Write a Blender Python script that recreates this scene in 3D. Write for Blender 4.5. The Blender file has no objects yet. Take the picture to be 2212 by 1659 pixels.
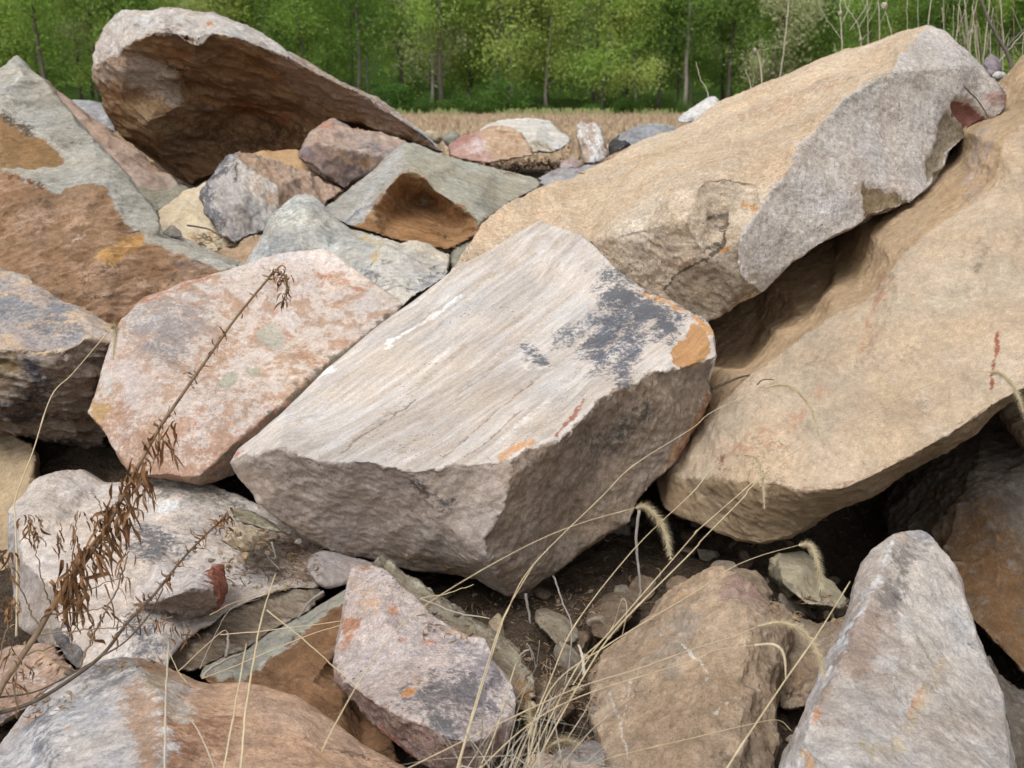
import bpy, bmesh, math, random
import numpy as np
from mathutils import Vector, Matrix
from mathutils.bvhtree import BVHTree
from mathutils.geometry import delaunay_2d_cdt

# ------------------------------------------------------------------ camera, light, exposure
scene = bpy.context.scene
COL = scene.collection
PITCH = math.radians(15.78)
CAM = Vector((0.0, 0.0, 1.6))
FWD = Vector((0, math.cos(PITCH), -math.sin(PITCH)))
UPV = Vector((0, math.sin(PITCH), math.cos(PITCH)))
RGT = Vector((1, 0, 0))
FZ = 2171.0                                  # focal length in measuring units (2212 across)

cam_d = bpy.data.cameras.new('camera')
cam_o = bpy.data.objects.new('camera', cam_d)
COL.objects.link(cam_o)
cam_o.location = CAM
cam_o.rotation_euler = (math.radians(90) - PITCH, 0, 0)
cam_d.sensor_width = 36
cam_d.lens = 36 * FZ / 2212.0
cam_d.clip_start = 0.05
cam_d.clip_end = 2000
cam_d.dof.use_dof = True
cam_d.dof.focus_distance = 1.9
cam_d.dof.aperture_fstop = 8
scene.camera = cam_o

SUN_EL, SUN_AZ = math.radians(60), math.radians(215)      # azimuth clockwise from +Y
world = bpy.data.worlds.new('World')
scene.world = world
world.use_nodes = True
wn = world.node_tree
for n in list(wn.nodes):
    wn.nodes.remove(n)
sky = wn.nodes.new('ShaderNodeTexSky')
sky.sky_type = 'NISHITA'
sky.sun_disc = False
sky.sun_elevation = SUN_EL
sky.sun_rotation = SUN_AZ
sky.dust_density = 4.0
sky.air_density = 1.0
hsv = wn.nodes.new('ShaderNodeHueSaturation')
hsv.inputs['Saturation'].default_value = 0.12
bg = wn.nodes.new('ShaderNodeBackground')
bg.inputs['Strength'].default_value = 0.15
wo = wn.nodes.new('ShaderNodeOutputWorld')
wn.links.new(sky.outputs[0], hsv.inputs['Color'])
wn.links.new(hsv.outputs[0], bg.inputs['Color'])
wn.links.new(bg.outputs[0], wo.inputs['Surface'])

sun_d = bpy.data.lights.new('sun', 'SUN')
sun_d.energy = 1.1
sun_d.angle = math.radians(28)
sun_d.color = (1.0, 0.965, 0.92)
sun_o = bpy.data.objects.new('sun', sun_d)
COL.objects.link(sun_o)
sd = Vector((math.sin(SUN_AZ) * math.cos(SUN_EL), math.cos(SUN_AZ) * math.cos(SUN_EL), math.sin(SUN_EL)))
sun_o.rotation_euler = (-sd).to_track_quat('-Z', 'Y').to_euler()
sun_o.location = (0, 0, 20)

scene.view_settings.view_transform = 'Standard'
scene.view_settings.look = 'None'
scene.view_settings.exposure = 0.27
scene.view_settings.gamma = 1.0

# ------------------------------------------------------------------ helpers
rng = random.Random(7)

def P(x, y, d):
    """real point seen at measuring coordinates x, y and at depth d (m) before the camera"""
    return CAM + d * (FWD + ((x - 1106.0) / FZ) * RGT + ((829.5 - y) / FZ) * UPV)

FR = {'A': (0, 0), 'B': (736, 0), 'C': (1472, 0), 'D': (0, 552), 'E': (736, 552), 'F': (1472, 552),
      'G': (0, 1104), 'H': (736, 1104), 'I': (1472, 1104)}

def fz(fr, x, y):
    if fr == 'Z':
        return x, y
    ox, oy = FR[fr]
    return ox * 0.9736 + x * 0.35212, oy * 0.9736 + y * 0.35212

def parse(s, fr):
    out = []
    for t in s.split():
        f = fr
        if t[0].isalpha():
            f = t[0]; t = t[1:]
        v = [float(q) for q in t.split(',')]
        x, y = fz(f, v[0], v[1])
        out.append([round(x, 1), round(y, 1), v[2] if len(v) > 2 else None])
    return out

def fillz(pts):
    known = [i for i, p in enumerate(pts) if p[2] is not None]
    L = [0.0]
    for a, b in zip(pts, pts[1:]):
        L.append(L[-1] + math.hypot(a[0] - b[0], a[1] - b[1]) + 1e-6)
    for i, p in enumerate(pts):
        if p[2] is None:
            lo = max([k for k in known if k < i], default=None)
            hi = min([k for k in known if k > i], default=None)
            if lo is None: p[2] = pts[hi][2]
            elif hi is None: p[2] = pts[lo][2]
            else:
                t = (L[i] - L[lo]) / (L[hi] - L[lo])
                p[2] = 1.0 / ((1 - t) / pts[lo][2] + t / pts[hi][2])
    return pts

def h01(i, j, k, s):
    x = (i.astype(np.int64) * 73856093) ^ (j.astype(np.int64) * 19349663) ^ (k.astype(np.int64) * 83492791) ^ (s * 2654435761)
    x &= 0xffffffff
    x ^= x >> 15; x = (x * 2246822519) & 0xffffffff
    x ^= x >> 13; x = (x * 3266489917) & 0xffffffff
    x ^= x >> 16
    return x.astype(np.float64) / 4294967295.0

def vnoise(p, s=0):
    f = np.floor(p); t = p - f
    t = t * t * t * (t * (t * 6 - 15) + 10)
    i, j, k = f[:, 0], f[:, 1], f[:, 2]
    r = 0
    for a in (0, 1):
        wa = t[:, 0] if a else 1 - t[:, 0]
        for b in (0, 1):
            wb = t[:, 1] if b else 1 - t[:, 1]
            for c in (0, 1):
                wc = t[:, 2] if c else 1 - t[:, 2]
                r = r + wa * wb * wc * h01(i + a, j + b, k + c, s)
    return r * 2 - 1

ROT = np.array(Matrix.Rotation(0.7, 3, 'X') @ Matrix.Rotation(1.1, 3, 'Y') @ Matrix.Rotation(0.5, 3, 'Z'))

def fbm(p, octaves=4, s=0, gain=0.5, ridged=False):
    r = 0; a = 1.0; n = 0
    q = p @ ROT.T + 17.3 * (s % 97)
    for o in range(octaves):
        v = vnoise(q, s + o * 31)
        if ridged: v = 1 - 2 * np.abs(v)
        r = r + a * v; n += a
        a *= gain
        q = (q @ ROT.T) * 2.03 + 5.1
    return r / n

def tag(o, label=None, cat=None, group=None, kind=None):
    if label: o['label'] = label
    if cat: o['category'] = cat
    if group: o['group'] = group
    if kind: o['kind'] = kind
    return o

def new_mesh_obj(name, verts, faces, mat=None, parent=None, smooth=False, origin=None):
    me = bpy.data.meshes.new(name)
    if origin is not None:
        o_ = Vector(origin)
        verts = [tuple(Vector(v) - o_) for v in verts]
    me.from_pydata([tuple(v) for v in verts], [], faces)
    me.update()
    if smooth:
        me.shade_smooth()
    if mat: me.materials.append(mat)
    ob = bpy.data.objects.new(name, me)
    COL.objects.link(ob)
    if origin is not None: ob.location = origin
    if parent:
        ob.parent = parent
        if origin is not None: ob.location = Vector(origin) - parent.location
    return ob

def empty(name, loc):
    e = bpy.data.objects.new(name, None)
    e.empty_display_size = 0.1
    e.location = loc
    COL.objects.link(e)
    return e

# ------------------------------------------------------------------ node helpers / materials
def mk_mat(name, rough=0.9, spec=0.2):
    m = bpy.data.materials.new(name)
    m.use_nodes = True
    nt = m.node_tree
    b = nt.nodes['Principled BSDF']
    b.inputs['Roughness'].default_value = rough
    b.inputs['Specular IOR Level'].default_value = spec
    return m, nt, b

def nd(nt, t, **kw):
    n = nt.nodes.new(t)
    for k, v in kw.items():
        if k in n.inputs.keys(): n.inputs[k].default_value = v
        else: setattr(n, k, v)
    return n

def noise_n(nt, vec, scale, detail=6, rough=0.6, dist=0.0):
    n = nd(nt, 'ShaderNodeTexNoise', Scale=scale, Detail=detail, Roughness=rough, Distortion=dist)
    if vec is not None: nt.links.new(vec, n.inputs['Vector'])
    return n.outputs['Fac']

def maprange(nt, v, a, b, c=0.0, d=1.0, smooth=False):
    n = nt.nodes.new('ShaderNodeMapRange')
    if smooth: n.interpolation_type = 'SMOOTHSTEP'
    n.clamp = True
    nt.links.new(v, n.inputs['Value'])
    n.inputs['From Min'].default_value = a; n.inputs['From Max'].default_value = b
    n.inputs['To Min'].default_value = c; n.inputs['To Max'].default_value = d
    return n.outputs['Result']

def mathn(nt, op, a, b=None, c=None):
    n = nt.nodes.new('ShaderNodeMath'); n.operation = op
    for i, v in enumerate((a, b, c)):
        if v is None: continue
        if isinstance(v, (int, float)): n.inputs[i].default_value = v
        else: nt.links.new(v, n.inputs[i])
    return n.outputs[0]

def mixc(nt, fac, a, b, mode='MIX'):
    n = nt.nodes.new('ShaderNodeMix'); n.data_type = 'RGBA'; n.blend_type = mode
    if isinstance(fac, (int, float)): n.inputs[0].default_value = fac
    else: nt.links.new(fac, n.inputs[0])
    for i, v in ((6, a), (7, b)):
        if isinstance(v, tuple): n.inputs[i].default_value = (*v[:3], 1)
        else: nt.links.new(v, n.inputs[i])
    return n.outputs[2]

def scalecol(nt, col, fac):
    n = nt.nodes.new('ShaderNodeVectorMath'); n.operation = 'SCALE'
    nt.links.new(col, n.inputs[0]); nt.links.new(fac, n.inputs['Scale'])
    return n.outputs[0]

def rock_material(name, mbias=0.0, mrough=0.68, mscale=9.0, msharp=0.10, fine=55.0, finea=0.30, grain=0.22, speck=0.5, bump=0.6, wear=0.8, sscale=22.0, crack=0.0):
    m, nt, b = mk_mat(name, 0.92, 0.15)
    L = nt.links
    def attr(n):
        a = nt.nodes.new('ShaderNodeAttribute'); a.attribute_name = n; return a
    tex = attr('tex').outputs['Vector']
    tc = nt.nodes.new('ShaderNodeTexCoord').outputs['Object']
    A = attr('colA').outputs['Color']; B = attr('colB').outputs['Color']
    st = attr('stain')
    n1 = noise_n(nt, tex, mscale, 11, mrough, 0.35)
    f1 = maprange(nt, n1, 0.5 + mbias - msharp, 0.5 + mbias + msharp, smooth=True)
    col = mixc(nt, f1, A, B)
    # stains break up along a fine noise
    n4 = noise_n(nt, tc, sscale * .8, 9, 0.68, 0.2)
    v = mathn(nt, 'MULTIPLY_ADD', mathn(nt, 'SUBTRACT', n4, 0.5), 1.4, st.outputs['Alpha'])
    n6 = noise_n(nt, tc, sscale * 4, 6, 0.75)
    v = mathn(nt, 'MULTIPLY_ADD', mathn(nt, 'SUBTRACT', n6, 0.5), 1.7, v)
    f4 = mathn(nt, 'MULTIPLY', maprange(nt, v, 0.34, 0.72, smooth=True), 0.92)
    col = mixc(nt, f4, col, st.outputs['Color'])
    n2 = noise_n(nt, tex, fine, 7, 0.62)
    col = scalecol(nt, col, maprange(nt, n2, 0.25, 0.75, 1 - finea, 1 + finea))
    n3 = noise_n(nt, tc, 260.0, 3, 0.7)
    col = scalecol(nt, col, maprange(nt, n3, 0.3, 0.7, 1 - grain * 1.15, 1 + grain * 1.15))
    n7 = noise_n(nt, tc, 95.0, 4, 0.7)
    col = scalecol(nt, col, maprange(nt, n7, 0.3, 0.7, 1 - grain * .6, 1 + grain * .6))
    n5 = noise_n(nt, tc, 2.3, 4, 0.55, 0.4)
    col = scalecol(nt, col, maprange(nt, n5, 0.3, 0.7, 0.84, 1.14))
    n8 = noise_n(nt, tex, mscale * 2.9, 10, 0.76, 0.2)
    col = scalecol(nt, col, maprange(nt, n8, 0.36, 0.64, 0.86, 1.12))
    n9 = noise_n(nt, tc, 4.5, 6, 0.65)
    col = mixc(nt, 1.0, col, mixc(nt, maprange(nt, n9, .36, .64), (1.05, 1.0, 0.93), (0.97, 1.0, 1.03)), 'MULTIPLY')
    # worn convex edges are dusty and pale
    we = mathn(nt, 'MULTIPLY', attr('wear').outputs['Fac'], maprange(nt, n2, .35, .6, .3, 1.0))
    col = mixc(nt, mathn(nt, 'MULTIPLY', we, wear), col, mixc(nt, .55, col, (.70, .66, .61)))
    # small dark pits and specks
    vo = nd(nt, 'ShaderNodeTexVoronoi', Scale=85.0, Randomness=1.0)
    L.new(tc, vo.inputs['Vector'])
    gate = maprange(nt, noise_n(nt, tc, 7.0, 3, 0.6), 0.47, 0.62)
    rad = mathn(nt, 'MULTIPLY', gate, 0.17)
    sp = mathn(nt, 'LESS_THAN', vo.outputs['Distance'], rad)
    sp = mathn(nt, 'MULTIPLY', sp, speck)
    col = mixc(nt, sp, col, (0.045, 0.042, 0.045))
    h = mathn(nt, 'MULTIPLY_ADD', n2, 1.0, mathn(nt, 'MULTIPLY', n3, 0.22))
    h = mathn(nt, 'MULTIPLY_ADD', n1, 1.1, h)
    h = mathn(nt, 'MULTIPLY_ADD', sp, -0.35, h)
    if crack > 0:
        vc = nd(nt, 'ShaderNodeTexVoronoi', Scale=3.1, Randomness=1.0); vc.feature = 'DISTANCE_TO_EDGE'
        wv = nt.nodes.new('ShaderNodeVectorMath'); wv.operation = 'ADD'
        nn = nd(nt, 'ShaderNodeTexNoise', Scale=7.0, Detail=8.0, Roughness=.68); L.new(tc, nn.inputs['Vector'])
        ns = nt.nodes.new('ShaderNodeVectorMath'); ns.operation = 'SCALE'; ns.inputs['Scale'].default_value = 0.45
        L.new(nn.outputs['Color'], ns.inputs[0]); L.new(tex, wv.inputs[0]); L.new(ns.outputs[0], wv.inputs[1])
        L.new(wv.outputs[0], vc.inputs['Vector'])
        cr = maprange(nt, vc.outputs['Distance'], 0.0, 0.012, 1.0, 0.0, smooth=True)
        cr = mathn(nt, 'MULTIPLY', cr, maprange(nt, noise_n(nt, tc, 3.6, 4), 0.54, 0.64))
        col = mixc(nt, mathn(nt, 'MULTIPLY', cr, crack), col, (0.06, 0.045, 0.035))
        h = mathn(nt, 'MULTIPLY_ADD', cr, -1.2, h)
    L.new(col, b.inputs['Base Color'])
    bp = nd(nt, 'ShaderNodeBump', Strength=bump, Distance=0.008)
    L.new(h, bp.inputs['Height']); L.new(bp.outputs[0], b.inputs['Normal'])
    return m

M = {}
M['smooth'] = rock_material('rock_smooth', mscale=5, msharp=0.16, fine=60, finea=0.17, grain=0.16, speck=0.4, bump=0.5, crack=0.35)
M['rough'] = rock_material('rock_rough', mscale=8, msharp=0.10, fine=42, finea=0.30, grain=0.20, speck=0.35, bump=0.9, crack=0.55)
M['blotch'] = rock_material('rock_blotched', mbias=.012, mrough=.80, mscale=14, msharp=0.04, fine=60, finea=0.22, grain=0.18, speck=0.3, bump=0.7, sscale=30)
M['pitted'] = rock_material('rock_pitted', mscale=11, msharp=0.14, fine=70, finea=0.28, grain=0.28, speck=0.85, bump=0.85)
M['strata'] = rock_material('rock_streaked', mscale=26, msharp=0.15, fine=60, finea=0.20, grain=0.16, speck=0.65, bump=0.6, sscale=26, crack=0.0)

# ------------------------------------------------------------------ the rock builder
def facetri(poly, inner):
    co = [Vector((p[0], -p[1])) for p in poly + inner]
    n = len(poly)
    r = delaunay_2d_cdt(co, [], [list(range(n))], 1, 1e-4)
    return r

def rock(name, label, fr, chains, facets, inner='', stains=(), thk=None, mat='rough', sm=2, amp=1.0,
         strata=None, sk=3.0, lin=None, lk=0.16, vox=2.1, cat='rock', dome=0.0, seed=None, terr=1.0, facet=1.0, wob=1.0, group='rocks heaped in the pile'):
    """chains: polylines of (x, y, depth); facets: loops of chains with two stone colours each"""
    CH = {k: parse(v, fr) for k, v in chains.items()}
    dep = {}
    for c in CH.values():
        for p in c:
            if p[2] is not None: dep[(p[0], p[1])] = p[2]
    for c in CH.values():
        for p in c:
            if p[2] is None and (p[0], p[1]) in dep: p[2] = dep[(p[0], p[1])]
    for c in CH.values(): fillz(c)
    if seed is None: seed = sum(ord(ch) * (i + 3) for i, ch in enumerate(label)) % 9973
    R = random.Random(seed)
    inn = parse(inner, fr) if inner else []
    vid = {}; verts = []; tris = []; tf = []
    def gv(p):
        k = (round(p[0], 1), round(p[1], 1))
        if k not in vid:
            vid[k] = len(verts); verts.append(P(p[0], p[1], p[2]))
        return vid[k]
    pix = []
    for fi, F in enumerate(facets):
        poly = []
        for cn in F[0].split():
            c = CH[cn.strip('-')]
            if cn[0] == '-': c = c[::-1]
            for p in c:
                if not poly or (abs(poly[-1][0] - p[0]) + abs(poly[-1][1] - p[1])) > 0.3: poly.append(p)
        if abs(poly[0][0] - poly[-1][0]) + abs(poly[0][1] - poly[-1][1]) < 0.3: poly.pop()
        ins = []
        for q in inn:                              # inner points that fall inside this facet
            c = False; n = len(poly)
            for i in range(n):
                a, b_ = poly[i], poly[i - 1]
                if (a[1] > q[1]) != (b_[1] > q[1]) and q[0] < (b_[0] - a[0]) * (q[1] - a[1]) / (b_[1] - a[1]) + a[0]: c = not c
            if c: ins.append(q)
        if dome and len(facets) == 1:
            cx = sum(p[0] for p in poly) / len(poly); cy = sum(p[1] for p in poly) / len(poly); cd = sum(p[2] for p in poly) / len(poly)
            for p in poly:
                s = 0.62 + R.uniform(-.06, .06)
                ins.append([cx + (p[0] - cx) * s, cy + (p[1] - cy) * s, cd + (p[2] - cd) * s - dome * R.uniform(.75, 1.1)])
        allp = poly + ins
        r = facetri(poly, ins)
        vo, fo, orig = r[0], r[2], r[3]
        ids = []
        for k, v in enumerate(vo):
            if orig[k]: ids.append(gv(allp[orig[k][0]]))
            else:
                best = min(allp, key=lambda q: (q[0] - v[0])**2 + (q[1] + v[1])**2)
                ids.append(gv([v[0], -v[1], best[2]]))
        for f in fo:
            t = [ids[i] for i in f]
            if len(set(t)) == 3: tris.append(t); tf.append(fi)
    # outline loop and the hidden rear of the stone
    ec = {}
    for t in tris:
        for a, b_ in ((t[0], t[1]), (t[1], t[2]), (t[2], t[0])):
            ec[(a, b_)] = 1
    nxt = {b_: a for (a, b_) in ec if (b_, a) not in ec}
    ob_v = list(nxt)
    cen = sum((verts[i] for i in ob_v), Vector()) / len(ob_v)
    size = max((verts[i] - cen).length for i in ob_v)
    if thk is None: thk = size * 0.9
    base_t = list(tris); base_f = list(tf)
    rc = (cen - CAM).normalized()
    ring = {}
    for lev, (dt, pull) in enumerate(((0.35, 0.02), (0.8, 0.25))):
        for i in ob_v:
            ray = (verts[i] - CAM).normalized()
            jt = dt * thk * R.uniform(.85, 1.1)
            q = verts[i] + ray * jt
            c2 = cen + rc * jt
            ring[(lev, i)] = len(verts) + 0
            verts.append(q.lerp(c2, pull))
    ci = len(verts); verts.append(cen + rc * thk * 1.05)
    for a, b_ in nxt.items():
        # side quads
        tris += [(a, b_, ring[(0, b_)]), (a, ring[(0, b_)], ring[(0, a)]),
                 (ring[(0, a)], ring[(0, b_)], ring[(1, b_)]), (ring[(0, a)], ring[(1, b_)], ring[(1, a)]),
                 (ring[(1, a)], ring[(1, b_)], ci)]
        tf += [-1] * 5
    # facet of the side walls: that of the neighbouring front triangle
    vf = {}
    for t, f in zip(base_t, base_f):
        for i in t: vf.setdefault(i, f)
    k = len(base_t)
    for a, b_ in nxt.items():
        for _ in range(5): tf[k] = vf.get(a, 0); k += 1
    me = bpy.data.meshes.new('tmp')
    me.from_pydata([tuple(v) for v in verts], [], [tuple(t) for t in tris])
    me.validate()
    bm = bmesh.new(); bm.from_mesh(me); bmesh.ops.recalc_face_normals(bm, faces=bm.faces[:]); bm.to_mesh(me); bm.free()
    o = bpy.data.objects.new(name, me)
    COL.objects.link(o)
    md = (cen - CAM).length
    mind = min((verts[i] - CAM).length for i in vid.values())
    vs = max(0.0016, vox * (0.5 * md + 0.5 * mind) / 1005.0)
    mod = o.modifiers.new('r', 'REMESH'); mod.mode = 'VOXEL'; mod.voxel_size = vs
    dg = bpy.context.evaluated_depsgraph_get()
    me2 = bpy.data.meshes.new_from_object(o.evaluated_get(dg))
    o.modifiers.clear()
    nv = len(me2.vertices)
    V = np.empty(nv * 3); me2.vertices.foreach_get('co', V); V = V.reshape(-1, 3)
    E = np.empty(len(me2.edges) * 2, dtype=np.int64); me2.edges.foreach_get('vertices', E); E = E.reshape(-1, 2)
    deg = np.bincount(E.ravel(), minlength=nv).astype(float)[:, None] + 1e-9
    def lap(X, it):
        for _ in range(it):
            S = np.stack([np.bincount(E[:, 0], X[E[:, 1], c], nv) + np.bincount(E[:, 1], X[E[:, 0], c], nv) for c in range(X.shape[1])], 1)
            X = 0.35 * X + 0.65 * S / deg
        return X
    V = lap(V, sm)
    # colour lookup by nearest facet, the boundary pushed about by noise
    bvh = BVHTree.FromPolygons([tuple(v) for v in verts], [tuple(t) for t in tris])
    px = md / 1005.0
    wv = wob * np.stack([fbm(V * (0.12 / (px * wob)) , 5, seed + 5 * c) for c in range(3)], 1) * px * 8.0
    Q = V + wv
    fidx = np.empty(nv, dtype=np.int64)
    fn = bvh.find_nearest
    for i in range(nv):
        fidx[i] = tf[fn(Q[i])[2]]
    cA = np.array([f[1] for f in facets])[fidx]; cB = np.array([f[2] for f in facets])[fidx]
    fr_r = np.array([(f[3] if len(f) > 3 else 1.0) for f in facets])[fidx]
    fr_r = lap(fr_r[:, None], 4)[:, 0]
    # texture space: beds (strata) squeeze one axis, lineation stretches one axis
    T = V - np.array(cen)
    if strata is not None:
        n_ = np.array(Vector(strata).normalized()); T = T + np.outer(T @ n_, n_) * (sk - 1)
    if lin is not None:
        a_, b2 = parse(lin, fr); l_ = np.array((P(*b2) - P(*a_)).normalized()); lw = np.array([(f[4] if len(f) > 4 else 1.0) for f in facets])[fidx]; T = T + np.outer((T @ l_) * lw, l_) * (lk - 1)
    T = T + seed % 13
    # shape: low warp, beds, ledges, roughness
    s_ = size
    me2.vertices.foreach_set('co', V.ravel()); me2.update()
    N = np.empty(nv * 3); me2.vertices.foreach_get('normal', N); N = N.reshape(-1, 3)
    k1 = 1.0 / (0.34 * s_)
    V2 = V + np.stack([fbm(V * k1, 3, seed + 50 + 7 * c) for c in range(3)], 1) * (0.020 * s_ * amp)
    k2 = 1.0 / (0.10 * s_)
    d = fbm(T * k2, 5, seed + 90, 0.55) * 0.014 * s_
    t = fbm(T * (k1 * 1.3), 4, seed + 120, 0.5) * 5.0
    fl = np.floor(t); ft = t - fl
    stair = fl + np.clip((ft - 0.5) * 9 + 0.5, 0, 1)
    d += (stair / 5.0) * 0.030 * s_ * terr
    rg = vnoise(T * (1 / (.30 * s_)) + 3.7, seed + 210) + .22 * vnoise(T * (1 / (.07 * s_)), seed + 215)
    rg2 = vnoise(T * (1 / (.12 * s_)) + 1.3, seed + 220) + .25 * vnoise(T * (1 / (.03 * s_)), seed + 225)
    d -= (np.abs(rg) * .040 + np.abs(rg2) * .016) * s_ * min(terr, 1.0) * facet
    d += fbm(T * (k2 * 3.1), 3, seed + 150, 0.6, ridged=True) * 0.004 * s_
    d += fbm(T * (0.22 / px), 3, seed + 170, 0.6) * 1.1 * px
    V2 = V2 + N * (d * amp * fr_r)[:, None]
    # stains: pigmented patches with outlines of their own
    SC = np.zeros((nv, 4)); SC[:, :3] = cA
    rel = V - np.array(CAM)
    dz = rel @ np.array(FWD)
    pxx = 1106.0 + FZ * (rel @ np.array(RGT)) / dz; pyy = 829.5 - FZ * (rel @ np.array(UPV)) / dz
    dent = np.zeros(nv)
    wx = fbm(V * (0.06 / px), 4, seed + 300, .6); wy = fbm(V * (0.06 / px), 4, seed + 340, .6)
    pxx0, pyy0 = pxx, pyy
    front = ((N * rel).sum(1) < 0.15 * np.linalg.norm(rel, axis=1))
    for S in stains:
        kind, pts, rad, colr, amt = S[:5]
        rad = rad * (1.0 if fr == 'Z' else 0.75)
        q = [(a[0], a[1]) for a in parse(pts, fr)]
        wa = 16 if kind == 'poly' else min(45, 8 + rad * .35 * 0.9)
        pxx = pxx0 + wx * wa; pyy = pyy0 + wy * wa
        dist = np.full(nv, 1e9)
        segs = list(zip(q, q[1:])) if len(q) > 1 else [(q[0], q[0])]
        if kind == 'poly': segs.append((q[-1], q[0]))
        for (ax, ay), (bx, by) in segs:
            dx, dy = bx - ax, by - ay; l2 = dx * dx + dy * dy + 1e-9
            u = np.clip(((pxx - ax) * dx + (pyy - ay) * dy) / l2, 0, 1)
            dist = np.minimum(dist, np.hypot(pxx - ax - u * dx, pyy - ay - u * dy))
        if kind == 'poly':
            ins = np.zeros(nv, bool)
            for (ax, ay), (bx, by) in segs:
                cnd = (ay > pyy) != (by > pyy)
                xx = (bx - ax) * (pyy - ay) / ((by - ay) if abs(by - ay) > 1e-9 else 1e-9) + ax
                ins ^= cnd & (pxx < xx)
            sdv = np.where(ins, dist, -dist)
            m_ = np.clip(0.5 + sdv / (2.0 * rad), 0, 1)
        else:
            m_ = np.clip(1.0 - dist / rad, 0, 1) ** 0.7
        m_ = m_ * front
        a_ = m_ * amt
        w = a_ > SC[:, 3]
        SC[w, :3] = colr; SC[w, 3] = a_[w]
        if len(S) > 5: dent += lap(m_[:, None], 5)[:, 0] * S[5] * .35
    V2 = V2 - N * dent[:, None]
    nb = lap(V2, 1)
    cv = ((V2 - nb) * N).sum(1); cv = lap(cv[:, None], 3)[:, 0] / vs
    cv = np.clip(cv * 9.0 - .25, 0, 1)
    base = Vector((cen.x, cen.y, float(V2[:, 2].min())))
    me2.vertices.foreach_set('co', (V2 - np.array(base)).ravel())
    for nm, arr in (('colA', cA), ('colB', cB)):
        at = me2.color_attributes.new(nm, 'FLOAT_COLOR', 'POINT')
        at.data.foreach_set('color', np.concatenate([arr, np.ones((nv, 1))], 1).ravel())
    at = me2.color_attributes.new('stain', 'FLOAT_COLOR', 'POINT'); at.data.foreach_set('color', SC.ravel())
    at = me2.attributes.new('tex', 'FLOAT_VECTOR', 'POINT'); at.data.foreach_set('vector', T.ravel())
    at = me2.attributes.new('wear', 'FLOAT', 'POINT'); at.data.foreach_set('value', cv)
    me2.materials.clear(); me2.materials.append(M[mat])
    me2.shade_smooth(); me2.update()
    o.data = me2; me2.name = name
    bpy.data.meshes.remove(me)
    o.location = base
    tag(o, label, cat, group)
    return o
# ------------------------------------------------------------------ stone colours (albedo)
PALE = (.56, .50, .45); WHITE = (.68, .66, .64); BUFF = (.52, .42, .30); CREAM = (.60, .50, .36)
TAN = (.47, .34, .215); TAN2 = (.55, .42, .28); GREY = (.36, .35, .34); VIOL = (.42, .385, .39); GGREY = (.33, .325, .275)
PINK = (.46, .30, .24); ROSE = (.40, .22, .165); RUST = (.27, .12, .05); OCHRE = (.42, .22, .06); BROWN = (.20, .13, .08)
DBROWN = (.10, .062, .036); DARK = (.055, .06, .075); BLUEG = (.27, .29, .33); ORANGE = (.50, .25, .085); UMBER = (.30, .21, .135)
TAUPE = (.33, .27, .215)

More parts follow.
